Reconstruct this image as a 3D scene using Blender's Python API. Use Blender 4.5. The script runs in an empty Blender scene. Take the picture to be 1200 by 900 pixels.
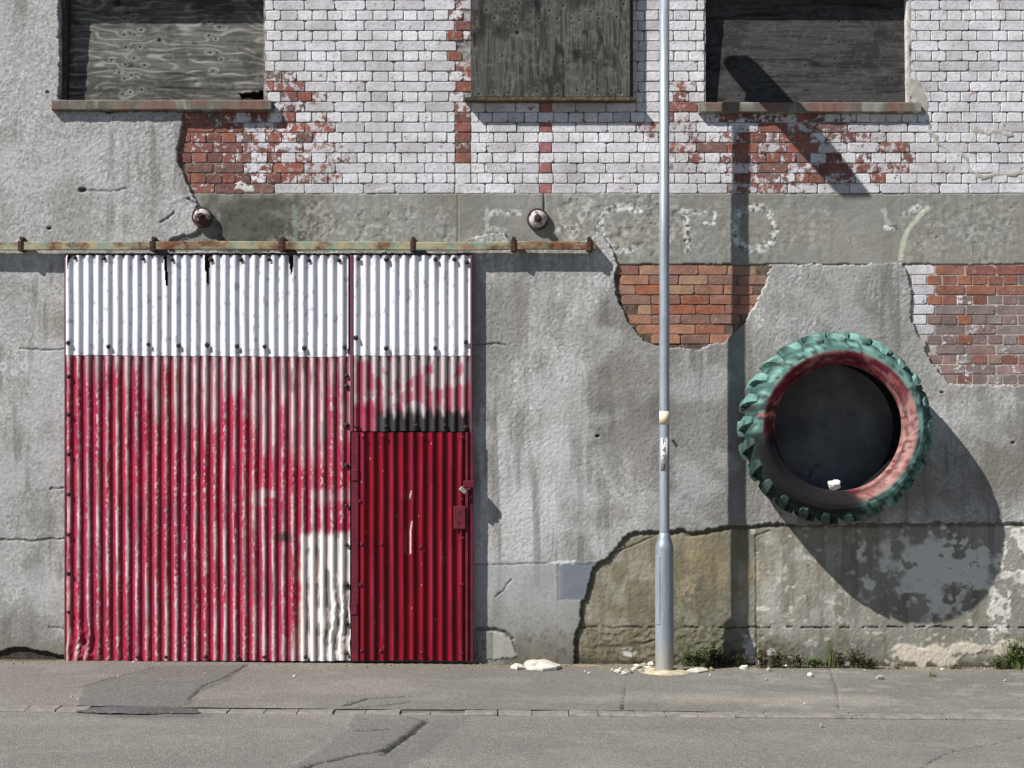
import bpy, bmesh, math, random
import numpy as np
from mathutils import Vector, Matrix

random.seed(7)
np.random.seed(7)
scene = bpy.context.scene
COL = scene.collection

# ------------------------------------------------------------------ camera
CAM_D, CAM_H, HOR, PPM = 11.5, 1.6, 535.0, 150.0
cam_data = bpy.data.cameras.new("camera")
cam = bpy.data.objects.new("camera", cam_data)
COL.objects.link(cam)
cam.location = (0.0, -CAM_D, CAM_H)
cam.rotation_euler = (math.radians(90), 0, 0)
cam_data.sensor_width = 36.0
cam_data.lens = PPM * CAM_D / 1200.0 * 36.0
cam_data.shift_y = (HOR - 450.0) / 1200.0
cam_data.clip_end = 2000.0
scene.camera = cam

# ------------------------------------------------------------------ light
SUN = Vector((-1.6, -1.0, 1.89)).normalized()          # towards the sun
world = bpy.data.worlds.new("World")
scene.world = world
world.use_nodes = True
wn = world.node_tree
bg = wn.nodes["Background"]
sky = wn.nodes.new("ShaderNodeTexSky")
sky.sky_type = 'NISHITA'
sky.sun_disc = False
sky.sun_elevation = math.asin(SUN.z)
sky.sun_rotation = math.atan2(SUN.x, SUN.y)
sky.altitude = 50
sky.air_density = 0.7
sky.dust_density = 0.2
wn.links.new(sky.outputs[0], bg.inputs[0])
bg.inputs[1].default_value = 0.05
sun_data = bpy.data.lights.new("sun", 'SUN')
sun_data.energy = 5.0
sun_data.angle = math.radians(0.53)
sun_data.color = (1.0, 0.972, 0.93)
sun = bpy.data.objects.new("sun", sun_data)
COL.objects.link(sun)
sun.rotation_euler = (-SUN).to_track_quat('-Z', 'Y').to_euler()
sun.location = (-8, -5, 9)
scene.view_settings.view_transform = 'Standard'
scene.view_settings.look = 'None'
scene.view_settings.gamma = 1.0
scene.view_settings.use_curve_mapping = False
scene.view_settings.exposure = 0.50


# ------------------------------------------------------------------ helpers
def X(px): return (px - 600.0) / PPM
def Z(py): return (775.0 - py) / PPM
def lin(*c):
    """sRGB 0-255 -> linear"""
    out = []
    for v in c:
        v = v / 255.0
        out.append(v / 12.92 if v <= 0.04045 else ((v + 0.055) / 1.055) ** 2.4)
    return np.array(out)


def ground_z(x, y=0.0):
    return -0.014 - 0.0085 * x + 0.006 * y * 0.0


def _hash(ix, iy, seed):
    h = (ix.astype(np.int64) * 374761393 + iy.astype(np.int64) * 668265263 + seed * 974711) & 0xffffffff
    h = ((h ^ (h >> 13)) * 1274126177) & 0xffffffff
    h = (h ^ (h >> 16)) & 0xffffff
    return h / float(0xffffff)


def vnoise(x, y, seed=0):
    x = np.asarray(x, float); y = np.asarray(y, float)
    ix = np.floor(x); iy = np.floor(y)
    fx = x - ix; fy = y - iy
    fx = fx * fx * fx * (fx * (fx * 6 - 15) + 10); fy = fy * fy * fy * (fy * (fy * 6 - 15) + 10)
    a = _hash(ix, iy, seed); b = _hash(ix + 1, iy, seed)
    c = _hash(ix, iy + 1, seed); d = _hash(ix + 1, iy + 1, seed)
    return (a + (b - a) * fx) * (1 - fy) + (c + (d - c) * fx) * fy


def fbm(x, y, seed=0, octv=4, gain=0.5):
    s = np.zeros(np.broadcast(x, y).shape); amp = 1.0; tot = 0.0
    c, sn = math.cos(0.6), math.sin(0.6)
    for o in range(octv):
        s = s + amp * vnoise(x, y, seed + o * 31)
        tot += amp; amp *= gain
        x, y = (x * c - y * sn) * 2.03 + 17.3, (x * sn + y * c) * 2.03 - 9.1
    return s / tot


def grain(shape, seed, k):
    """isotropic blurred white noise, unit deviation"""
    g = np.random.RandomState(seed).randn(*shape)
    for _ in range(k):
        g = (np.roll(g, 1, 0) + 2 * g + np.roll(g, -1, 0)) / 4
        g = (np.roll(g, 1, 1) + 2 * g + np.roll(g, -1, 1)) / 4
    return g / g.std()


def sstep(a, b, v):
    t = np.clip((v - a) / (b - a), 0, 1)
    return t * t * (3 - 2 * t)


def in_poly(px, py, poly):
    inside = np.zeros(px.shape, bool)
    n = len(poly)
    for i in range(n):
        x0, y0 = poly[i]; x1, y1 = poly[(i + 1) % n]
        if y0 == y1:
            continue
        cond = ((y0 > py) != (y1 > py)) & (px < (x1 - x0) * (py - y0) / (y1 - y0) + x0)
        inside ^= cond
    return inside


def dist_line(px, py, pts):
    d = np.full(px.shape, 1e9)
    for (x0, y0), (x1, y1) in zip(pts[:-1], pts[1:]):
        vx, vy = x1 - x0, y1 - y0
        L = vx * vx + vy * vy + 1e-9
        t = np.clip(((px - x0) * vx + (py - y0) * vy) / L, 0, 1)
        d = np.minimum(d, np.hypot(px - x0 - t * vx, py - y0 - t * vy))
    return d


def blob(px, py, cx, cy, rx, ry, seed=0, ns=14.0, amt=0.6, soft=0.35):
    r = np.hypot((px - cx) / rx, (py - cy) / ry) + amt * (fbm(px / ns, py / ns, seed, 4) - 0.5) * 2
    return 1 - sstep(1 - soft, 1 + soft, r)


def mix(c, target, f):
    f = np.clip(f, 0, 1)[..., None]
    t_ = np.asarray(target)
    return c * (1 - f) + (t_[:3] if t_.ndim == 1 else t_) * f


def link(o, parent=None):
    COL.objects.link(o)
    if parent is not None:
        o.parent = parent
    return o


def tag(o, label=None, cat=None, group=None, kind=None):
    if label: o["label"] = label
    if cat: o["category"] = cat
    if group: o["group"] = group
    if kind: o["kind"] = kind
    return o


def empty(name, loc=(0, 0, 0)):
    o = bpy.data.objects.new(name, None)
    o.location = loc
    o.empty_display_size = 0.1
    return link(o)


def local(parent):
    """offset so that world-space mesh data works below an empty with a location"""
    p = Vector((0, 0, 0))
    while parent is not None:
        p += parent.location
        parent = parent.parent
    return p


def mesh_obj(name, verts, faces, mat, parent=None, cols=None, smooth=False, world_space=True):
    off = local(parent) if (world_space and parent is not None) else Vector((0, 0, 0))
    v = np.asarray(verts, dtype=np.float64) - np.array(off)
    me = bpy.data.meshes.new(name)
    me.from_pydata([tuple(p) for p in v], [], [tuple(f) for f in faces])
    me.update()
    if cols is not None:
        add_cols(me, cols)
    if smooth:
        me.polygons.foreach_set("use_smooth", [True] * len(me.polygons))
    me.materials.append(mat)
    o = bpy.data.objects.new(name, me)
    return link(o, parent)


def add_cols(me, cols, name="Col"):
    a = me.attributes.new(name, 'FLOAT_COLOR', 'POINT')
    c = np.asarray(cols, dtype=np.float32)
    if c.shape[1] == 3:
        c = np.concatenate([c, np.ones((len(c), 1), np.float32)], 1)
    a.data.foreach_set("color", c.ravel())


def bm_obj(name, bm, mat, parent=None, smooth=False):
    off = local(parent) if parent is not None else Vector((0, 0, 0))
    bmesh.ops.recalc_face_normals(bm, faces=bm.faces)
    bmesh.ops.translate(bm, verts=bm.verts, vec=-off)
    me = bpy.data.meshes.new(name)
    bm.to_mesh(me); bm.free()
    if smooth:
        me.polygons.foreach_set("use_smooth", [True] * len(me.polygons))
    me.materials.append(mat)
    o = bpy.data.objects.new(name, me)
    return link(o, parent)


def box(bm, x0, x1, y0, y1, z0, z1, bev=0.0, seg=1, jit=0.0):
    r = bmesh.ops.create_cube(bm, size=1.0)
    vs = r['verts']
    bmesh.ops.scale(bm, verts=vs, vec=(x1 - x0, y1 - y0, z1 - z0))
    bmesh.ops.translate(bm, verts=vs, vec=((x0 + x1) / 2, (y0 + y1) / 2, (z0 + z1) / 2))
    if jit:
        for v in vs:
            v.co += Vector((random.uniform(-jit, jit), random.uniform(-jit, jit), random.uniform(-jit, jit)))
    if bev > 0:
        es = list({e for v in vs for e in v.link_edges})
        bmesh.ops.bevel(bm, geom=es, offset=bev, segments=seg, affect='EDGES', profile=0.5)
    return vs


def lathe(profile, n=24, axis='z', a0=0.0, a1=2 * math.pi):
    """profile: list of (r, h). returns verts, faces; axis z or y (h along axis)"""
    full = abs(a1 - a0 - 2 * math.pi) < 1e-6
    m = n if full else n + 1
    vs, fs = [], []
    for (r, h) in profile:
        for i in range(m):
            a = a0 + (a1 - a0) * i / n
            if axis == 'z':
                vs.append((r * math.cos(a), r * math.sin(a), h))
            else:
                vs.append((r * math.cos(a), h, r * math.sin(a)))
    k = len(profile)
    for j in range(k - 1):
        for i in range(n):
            i2 = (i + 1) % m
            f = (j * m + i, j * m + i2, (j + 1) * m + i2, (j + 1) * m + i)
            fs.append(f if axis == 'z' else f[::-1])
    return vs, fs


# ------------------------------------------------------------------ materials
class NT:
    def __init__(self, name):
        self.m = bpy.data.materials.new(name)
        self.m.use_nodes = True
        self.t = self.m.node_tree
        self.b = self.t.nodes["Principled BSDF"]

    def n(self, typ, **kw):
        nd = self.t.nodes.new(typ)
        for k, v in kw.items():
            if k in nd.inputs:
                nd.inputs[k].default_value = v
            else:
                setattr(nd, k, v)
        return nd

    def l(self, a, b):
        self.t.links.new(a, b)

    def pos(self):
        if not hasattr(self, '_p'):
            self._p = self.n("ShaderNodeNewGeometry").outputs["Position"]
        return self._p

    def noise(self, scale, detail=3.0, rough=0.55, vec=None, stretch=None):
        nd = self.n("ShaderNodeTexNoise", Scale=scale, Detail=detail, Roughness=rough)
        v = vec or self.pos()
        if stretch:
            mp = self.n("ShaderNodeMapping")
            mp.inputs["Scale"].default_value = stretch
            self.l(v, mp.inputs["Vector"]); v = mp.outputs[0]
        self.l(v, nd.inputs["Vector"])
        return nd.outputs["Fac"]

    def rng(self, sock, a, b, c=0.0, d=1.0):
        r = self.n("ShaderNodeMapRange")
        for i, v in zip((1, 2, 3, 4), (a, b, c, d)):
            r.inputs[i].default_value = v
        self.l(sock, r.inputs[0])
        return r.outputs[0]

    def mixc(self, f, a, b, blend='MIX'):
        mx = self.n("ShaderNodeMix", data_type='RGBA', blend_type=blend)
        for s, v in ((mx.inputs[0], f), (mx.inputs[6], a), (mx.inputs[7], b)):
            if isinstance(v, bpy.types.NodeSocket):
                self.l(v, s)
            elif isinstance(v, (int, float)):
                s.default_value = v
            else:
                s.default_value = (float(v[0]), float(v[1]), float(v[2]), 1)
        return mx.outputs[2]

    def math(self, op, a, b=None):
        nd = self.n("ShaderNodeMath", operation=op)
        for i, v in enumerate((a, b)):
            if v is None: continue
            if isinstance(v, bpy.types.NodeSocket): self.l(v, nd.inputs[i])
            else: nd.inputs[i].default_value = v
        return nd.outputs[0]

    def bump(self, sock, strength=0.5, dist=0.01):
        b = self.n("ShaderNodeBump", Strength=strength, Distance=dist)
        self.l(sock, b.inputs["Height"])
        if getattr(self, '_nrm', None) is not None:
            self.l(self._nrm, b.inputs["Normal"])
        self._nrm = b.outputs[0]
        self.l(self._nrm, self.b.inputs["Normal"])

    def out(self, color, rough=0.8, metal=0.0, spec=0.4):
        if isinstance(color, bpy.types.NodeSocket): self.l(color, self.b.inputs["Base Color"])
        else: self.b.inputs["Base Color"].default_value = (float(color[0]), float(color[1]), float(color[2]), 1)
        if isinstance(rough, bpy.types.NodeSocket): self.l(rough, self.b.inputs["Roughness"])
        else: self.b.inputs["Roughness"].default_value = rough
        self.b.inputs["Metallic"].default_value = metal
        self.b.inputs["Specular IOR Level"].default_value = spec
        return self.m


def attr_mat(name, rough=0.9, grain=120.0, gamt=0.25, bumps=((180.0, 0.4, 0.004),), spec=0.3, metal=0.0):
    """vertex-colour paint layer with fine grain and relief on top"""
    t = NT(name)
    a = t.n("ShaderNodeVertexColor", layer_name="Col")
    g = t.rng(t.noise(grain, 4.0, 0.65), 0.25, 0.75, 1 - gamt, 1 + gamt)
    c = t.mixc(1.0, a.outputs[0], g, 'MULTIPLY')
    for sc, st, ds in bumps:
        t.bump(t.noise(sc, 3.0, 0.6), st, ds)
    return t.out(c, rough, metal, spec)


def plain_mat(name, c, c2=None, scale=8.0, rough=0.7, metal=0.0, bump=(60.0, 0.25, 0.004), spec=0.4, stretch=None, lo=0.35, hi=0.65):
    t = NT(name)
    col = c
    if c2 is not None:
        col = t.mixc(t.rng(t.noise(scale, 6.0, 0.65, stretch=stretch), lo, hi), c, c2)
    if bump:
        t.bump(t.noise(bump[0], 4.0, 0.6), bump[1], bump[2])
    return t.out(col, rough, metal, spec)


def brick_mat(name, per_object):
    t = NT(name)
    if per_object:
        oi = t.n("ShaderNodeObjectInfo")
        col, alpha = oi.outputs["Color"], oi.outputs["Alpha"]
        rnd = oi.outputs["Random"]
    else:
        a = t.n("ShaderNodeVertexColor", layer_name="Col")
        col, alpha = a.outputs["Color"], a.outputs["Alpha"]
        rnd = None
    nz = t.rng(t.noise(17.0, 6.0, 0.66), 0.30, 0.70)
    nz = t.math('ADD', nz, t.rng(t.noise(95.0, 4.0, 0.7), 0.2, 0.8, -0.30, 0.30))
    thr = t.math('SUBTRACT', 1.0, alpha)
    f = t.rng(t.math('SUBTRACT', nz, thr), -0.06, 0.10)
    burn = t.rng(t.noise(9.0, 3.0, 0.5), 0.35, 0.7, 0.72, 1.2)
    bc = t.mixc(1.0, col, burn, 'MULTIPLY')
    speck = t.rng(t.noise(220.0, 2.0, 0.5), 0.3, 0.7, 0.8, 1.2)
    bc = t.mixc(1.0, bc, speck, 'MULTIPLY')
    bc = t.mixc(t.rng(t.noise(30.0, 5.0, 0.7), 0.45, 0.72, 0.05, 0.5), bc, lin(150, 136, 130))
    dirt = t.rng(t.noise(3.3, 5.0, 0.65), 0.36, 0.72)
    pw = t.mixc(dirt, lin(226, 225, 228), lin(178, 175, 173))
    fine = t.rng(t.noise(38.0, 6.0, 0.75), 0.50, 0.74)
    pw = t.mixc(fine, pw, lin(168, 160, 154))
    if rnd is not None:
        tint = t.mixc(rnd, (0.76, 0.75, 0.765), (1.0, 1.0, 1.03))
        pw = t.mixc(1.0, pw, tint, 'MULTIPLY')
    c = t.mixc(f, bc, pw)
    t.bump(t.noise(55.0, 6.0, 0.7), 0.8, 0.008)
    t.bump(f, 0.35, 0.002)
    return t.out(c, 0.85, 0.0, 0.3)


M_BRICK = brick_mat("brick_painted", True)
M_BRICK_STUFF = brick_mat("brick_painted_joined", False)
M_ROUGHCAST = attr_mat("roughcast_render", 0.97, 210.0, 0.30, ((240.0, 0.7, 0.005),), 0.15)
M_CEMENT = attr_mat("smooth_cement", 0.92, 120.0, 0.16, ((140.0, 0.35, 0.005), (35.0, 0.3, 0.008)), 0.25)
M_MORTAR = plain_mat("mortar_dirty", lin(182, 179, 178), lin(70, 65, 62), 12.0, 0.95, bump=(90.0, 0.7, 0.008))
M_MORTAR_WARM = plain_mat("mortar_brown", lin(120, 104, 88), lin(66, 54, 44), 18.0, 0.95, bump=(90.0, 0.8, 0.010))
M_MORTAR_PALE = plain_mat("mortar_pale", lin(188, 178, 168), lin(150, 140, 132), 14.0, 0.95, bump=(90.0, 0.6, 0.006))
M_WOOD = attr_mat("weathered_plywood", 0.9, 90.0, 0.18, ((120.0, 0.35, 0.004),), 0.2)
M_TIMBER = plain_mat("old_timber", lin(86, 80, 70), lin(42, 38, 34), 30.0, 0.9, bump=(120.0, 0.5, 0.005), stretch=(1, 1, 1))
M_DARK = plain_mat("dark_backing", lin(44, 40, 40), lin(26, 24, 24), 20.0, 0.95)
M_SHEET = attr_mat("painted_corrugated_iron", 0.62, 140.0, 0.12, ((120.0, 0.25, 0.003),), 0.3)
M_SHEET_WHITE = attr_mat("white_corrugated_iron", 0.5, 60.0, 0.04, ((40.0, 0.10, 0.003),), 0.35)
M_SHEET_RED = attr_mat("glossy_red_iron", 0.38, 90.0, 0.10, ((60.0, 0.12, 0.003),), 0.4)
M_TYRE = attr_mat("painted_rubber", 0.82, 90.0, 0.22, ((80.0, 0.5, 0.006), (260.0, 0.3, 0.003)), 0.15)
M_BOLT = plain_mat("bolt_rust", lin(62, 44, 44), lin(30, 24, 30), 60.0, 0.7, bump=(200.0, 0.3, 0.002))
M_BOLT_RED = plain_mat("bolt_red", lin(110, 16, 32), lin(60, 12, 20), 60.0, 0.5, bump=(200.0, 0.3, 0.002))
M_FRAME_RED = plain_mat("red_frame_paint", lin(112, 28, 48), lin(84, 16, 34), 14.0, 0.55, bump=(80.0, 0.25, 0.003))
M_FRAME_PINK = plain_mat("worn_red_frame_paint", lin(118, 52, 68), lin(84, 62, 66), 26.0, 0.7, bump=(80.0, 0.3, 0.003))
M_GALV = None


def rail_mat():
    t = NT("rusty_rail_paint")
    rust = t.mixc(t.rng(t.noise(22.0, 6.0, 0.7), 0.35, 0.65), lin(136, 86, 52), lin(66, 44, 36))
    cream = t.mixc(t.rng(t.noise(9.0, 4.0, 0.6), 0.4, 0.6), lin(170, 156, 118), lin(128, 148, 130))
    f = t.rng(t.noise(3.2, 7.0, 0.72, stretch=(1, 1, 1.6)), 0.43, 0.56)
    c = t.mixc(f, cream, rust)
    t.bump(t.noise(70.0, 5.0, 0.7), 0.4, 0.004)
    return t.out(c, 0.75, 0.0, 0.35)


def galv_mat():
    t = NT("galvanised_steel")
    a = t.noise(3.0, 6.0, 0.6, stretch=(3, 3, 0.6))
    c = t.mixc(t.rng(a, 0.3, 0.7), lin(176, 184, 192), lin(132, 140, 148))
    v = t.n("ShaderNodeTexVoronoi", Scale=45.0)
    t.l(t.pos(), v.inputs["Vector"])
    c = t.mixc(t.rng(v.outputs["Distance"], 0.0, 0.7, 0.0, 0.22), c, lin(110, 118, 126))
    st = t.rng(t.noise(14.0, 5.0, 0.7, stretch=(4, 4, 0.25)), 0.55, 0.75)
    c = t.mixc(st, c, lin(128, 122, 112))
    # dusty foot of the column
    sp = t.n("ShaderNodeSeparateXYZ"); t.l(t.pos(), sp.inputs[0])
    foot = t.math('ADD', sp.outputs[2], t.math('MULTIPLY', t.noise(20.0, 4.0), 0.25))
    c = t.mixc(t.rng(foot, 0.18, 0.36, 0.75, 0.0), c, lin(168, 160, 146))
    t.bump(t.noise(90.0, 3.0), 0.08, 0.003)
    return t.out(c, 0.48, 0.35, 0.5)


M_RAIL = rail_mat()
M_GALV = galv_mat()
M_RUST = plain_mat("dark_rust", lin(88, 58, 46), lin(40, 30, 30), 40.0, 0.85, bump=(140.0, 0.6, 0.004))


def asphalt_tint(t, a):
    v = t.n("ShaderNodeTexVoronoi", Scale=85.0)
    t.l(t.pos(), v.inputs["Vector"])
    st = t.n("ShaderNodeSeparateColor"); t.l(v.outputs["Color"], st.inputs[0])
    g = t.rng(st.outputs[0], 0.0, 1.0, 0.80, 1.20)
    c = t.mixc(1.0, a, g, 'MULTIPLY')
    pale = t.rng(st.outputs[1], 0.93, 0.97)
    c = t.mixc(t.math('MULTIPLY', pale, 0.32), c, lin(176, 170, 160))
    t.bump(v.outputs["Distance"], 0.55, 0.010)
    t.bump(t.noise(260.0, 3.0, 0.6), 0.5, 0.004)
    return c


def asphalt_attr():
    t = NT("worn_asphalt")
    a = t.n("ShaderNodeVertexColor", layer_name="Col")
    return t.out(asphalt_tint(t, a.outputs[0]), 0.92, 0.0, 0.25)


def asphalt_plain():
    t = NT("far_asphalt")
    c = t.mixc(t.rng(t.noise(0.7, 5.0, 0.6), 0.3, 0.7), lin(112, 111, 109), lin(96, 96, 95))
    return t.out(asphalt_tint(t, c), 0.92, 0.0, 0.25)


M_ASPHALT = asphalt_attr()
M_ASPHALT_FAR = asphalt_plain()
M_KERB = plain_mat("kerb_stone_worn", lin(138, 133, 125), lin(106, 103, 98), 16.0, 0.9, bump=(70.0, 0.5, 0.006))
M_PLASTER = plain_mat("fallen_plaster", lin(212, 206, 195), lin(172, 165, 152), 20.0, 0.92, bump=(80.0, 0.5, 0.006))
M_STONE = plain_mat("grey_pebble", lin(172, 166, 152), lin(132, 126, 116), 20.0, 0.92, bump=(80.0, 0.5, 0.006))
M_PAPER = plain_mat("white_paper", lin(236, 234, 230), lin(214, 212, 206), 30.0, 0.8, bump=(60.0, 0.3, 0.004))
M_LEAF = plain_mat("weed_green", lin(96, 112, 52), lin(58, 74, 34), 40.0, 0.7, bump=None)
M_LEAF_DRY = plain_mat("weed_dry", lin(104, 96, 62), lin(62, 62, 40), 40.0, 0.8, bump=None)


# ------------------------------------------------------------------ grids
def axis_vals(lo, hi, step, inner=None, outer_step=None):
    if inner is None:
        n = max(2, int(round((hi - lo) / step)) + 1)
        return np.linspace(lo, hi, n)
    a, b = inner
    parts = []
    if lo < a:
        n = max(2, int((a - lo) / outer_step) + 1); parts.append(np.linspace(lo, a, n)[:-1])
    n = int(round((b - a) / step)) + 1
    parts.append(np.linspace(a, b, n))
    if hi > b:
        n = max(2, int((hi - b) / outer_step) + 1); parts.append(np.linspace(b, hi, n)[1:])
    return np.concatenate(parts)


def build_grid(name, P, keep, cols, mat, parent=None, smooth=True, flip=False):
    """P: (h, w, 3) world points; keep: (h-1, w-1) bool; cols (h, w, 3)"""
    h, w = P.shape[:2]
    idx = np.arange(h * w).reshape(h, w)
    q = np.stack([idx[:-1, :-1], idx[:-1, 1:], idx[1:, 1:], idx[1:, :-1]], -1)
    if flip:
        q = q[..., ::-1]
    q = q[keep] if keep is not None else q.reshape(-1, 4)
    q = q.reshape(-1, 4)
    used = np.zeros(h * w, bool); used[q.ravel()] = True
    remap = np.cumsum(used) - 1
    q = remap[q]
    V = P.reshape(-1, 3)[used] - np.array(local(parent) if parent is not None else (0, 0, 0))
    C = cols.reshape(-1, cols.shape[-1])[used]
    me = bpy.data.meshes.new(name)
    me.vertices.add(len(V)); me.vertices.foreach_set("co", V.astype(np.float32).ravel())
    me.loops.add(q.size); me.loops.foreach_set("vertex_index", q.astype(np.int32).ravel())
    me.polygons.add(len(q))
    me.polygons.foreach_set("loop_start", np.arange(0, q.size, 4, dtype=np.int32))
    me.polygons.foreach_set("use_smooth", np.full(len(q), smooth))
    me.update(calc_edges=True)
    add_cols(me, C)
    me.materials.append(mat)
    o = bpy.data.objects.new(name, me)
    return link(o, parent)


def coat(name, xs, ys, fn, mat, parent, base=0.0):
    """wall coat as a height field. fn(PX, PY) -> inside(bool), height(m, towards street), colour"""
    PX, PY = np.meshgrid(xs, ys)
    inside, H, C = fn(PX, PY)
    H = np.where(inside, H, base)
    P = np.stack([X(PX), -H, Z(PY)], -1)
    keep = inside[:-1, :-1] | inside[1:, :-1] | inside[:-1, 1:] | inside[1:, 1:]
    return build_grid(name, P, keep, C, mat, parent, flip=True)


# ==================================================================== SETTING
WX0, WX1, WTOP = -9.0, 9.0, 6.8
KERB_Y = -2.20

big = 400.0
gz = [(-big, -big), (big, -big), (big, big), (-big, big)]
o = mesh_obj("ground", [(x, y, ground_z(x) - 0.05) for x, y in gz], [(0, 1, 2, 3)], M_ASPHALT_FAR)
tag(o, kind="structure")


def ground_px(px, py):
    """photo pixel on the ground -> world x, y"""
    x = 0.0
    for _ in range(4):
        d = PPM * CAM_D * (CAM_H - ground_z(x)) / (py - HOR)
        x = (px - 600.0) * d / (PPM * CAM_D)
    return x, d - CAM_D


def gline(pts):
    return [ground_px(*p) for p in pts]


def pave_cols(xx, yy, road):
    base = lin(115, 113, 108) if road else lin(114, 111, 105)
    C = np.ones(xx.shape + (3,)) * base
    C = C * (0.86 + 0.28 * fbm(xx * 0.9, yy * 1.6, 3 if road else 4, 5))[..., None]
    C = mix(C, lin(132, 129, 123), 0.4 * sstep(0.55, 0.72, fbm(xx * 2.1, yy * 3.5, 9, 4)))
    return C


# pavement -------------------------------------------------------------
xs = axis_vals(-9, 9, 0.014, (-4.7, 4.7), 0.12)
ys = axis_vals(KERB_Y + 0.075, 0.05, 0.020)
xx, yy = np.meshgrid(xs, ys)
zz = ground_z(xx) + 0.010 * (fbm(xx * 1.3, yy * 1.3, 21, 3) - 0.5) + 0.004 * (fbm(xx * 14, yy * 14, 22, 3) - 0.5)
C = pave_cols(xx, yy, False)
# darker repair patch in front of the sliding door
patch = in_poly(xx, yy, gline([(96, 806), (180, 782), (290, 779), (262, 800), (232, 812), (218, 828), (90, 829)]))
C = mix(C, lin(94, 93, 91), 0.55 * patch)
zz += 0.006 * patch
for pts, wd in (([(96, 806), (130, 795), (180, 783)], 0.014), ([(290, 779), (262, 796), (240, 803), (222, 820)], 0.010),
                ([(405, 826), (430, 818), (482, 815)], 0.02), ([(420, 828), (450, 826), (480, 822)], 0.02),
                ([(972, 782), (980, 806), (983, 832)], 0.0055), ([(733, 803), (729, 832)], 0.005)):
    d = dist_line(xx, yy + 0.03 * (fbm(xx * 9, yy * 9, 5, 3) - 0.5), gline(pts))
    f = 1 - sstep(wd * 0.4, wd * 1.3, d)
    C = mix(C, lin(52, 50, 47), 0.85 * f); zz -= 0.010 * f
# soil and dust gathered at the wall foot
dust = sstep(-0.42, -0.02, yy + 0.30 * (fbm(xx * 2.2, yy * 4, 31, 4) - 0.5))
C = mix(C, lin(122, 112, 96), 0.55 * dust)
soil = sstep(-0.14, 0.0, yy + 0.16 * (fbm(xx * 5, yy * 5, 33, 4) - 0.5)) * sstep(0.45, 0.6, fbm(xx * 3, yy * 3, 35, 3))
C = mix(C, lin(70, 64, 50), 0.7 * soil)
C = mix(C, lin(186, 162, 96), 0.5 * blob(xx, yy, *ground_px(690, 780), 0.12, 0.05, 3, 0.08))
C = mix(C, lin(160, 154, 143), 0.4 * blob(xx, yy, *ground_px(880, 820), 0.85, 0.22, 4, 0.25, 0.8, 0.7))
pale = sstep(0.60, 0.72, fbm(xx * 6, yy * 6, 41, 5)) * sstep(1.0, 2.2, xx)
C = mix(C, lin(160, 155, 146), 0.30 * pale)
pavement = build_grid("pavement", np.stack([xx, yy, zz], -1), None, C, M_ASPHALT)
tag(pavement, kind="structure")

# road -------------------------------------------------------------------
xs = axis_vals(-14, 14, 0.018, (-4.4, 4.4), 0.25)
ys = axis_vals(-14.0, KERB_Y - 0.075, 0.022, (-4.6, KERB_Y - 0.075), 0.3)
xx, yy = np.meshgrid(xs, ys)
zz = ground_z(xx) - 0.012 + 0.012 * (fbm(xx * 1.1, yy * 1.1, 51, 3) - 0.5) + 0.005 * (fbm(xx * 13, yy * 13, 52, 3) - 0.5)
C = pave_cols(xx, yy, True)
patch = in_poly(xx + 0.06 * (fbm(xx * 5, yy * 5, 55, 3) - .5), yy + 0.06 * (fbm(xx * 5, yy * 5, 56, 3) - .5),
                gline([(415, 834), (540, 829), (548, 840), (520, 862), (500, 880), (470, 900), (330, 903), (380, 872), (408, 850)]))
C = mix(C, lin(104, 103, 101), 0.75 * patch); zz += 0.004 * patch
for pts, wd in (([(500, 843), (470, 866), (455, 876), (420, 881), (372, 893), (340, 903)], 0.022),
                ([(487, 855), (466, 868), (448, 882)], 0.016), ([(465, 832), (478, 838), (500, 843)], 0.014),
                ([(420, 855), (455, 853)], 0.02), ([(1060, 905), (1110, 880), (1200, 860)], 0.006)):
    d = dist_line(xx + 0.03 * (fbm(xx * 12, yy * 12, 57, 3) - .5), yy + 0.05 * (fbm(xx * 9, yy * 9, 58, 3) - 0.5), gline(pts))
    f = 1 - sstep(wd * 0.4, wd * 1.3, d)
    C = mix(C, lin(44, 43, 42), 0.9 * f); zz -= 0.012 * f
# dark oily tar smear over the kerb line by the door
C = mix(C, lin(70, 70, 71), 0.7 * blob(xx, yy, *ground_px(175, 833), 0.55, 0.16, 8, 0.2, 0.5, 0.6))
gut = sstep(KERB_Y - 0.35, KERB_Y - 0.08, yy + 0.2 * (fbm(xx * 3, yy * 3, 61, 3) - .5))
C = mix(C, lin(128, 122, 112), 0.4 * gut)
road = build_grid("road", np.stack([xx, yy, zz], -1), None, C, M_ASPHALT)
tag(road, kind="structure")

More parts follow.
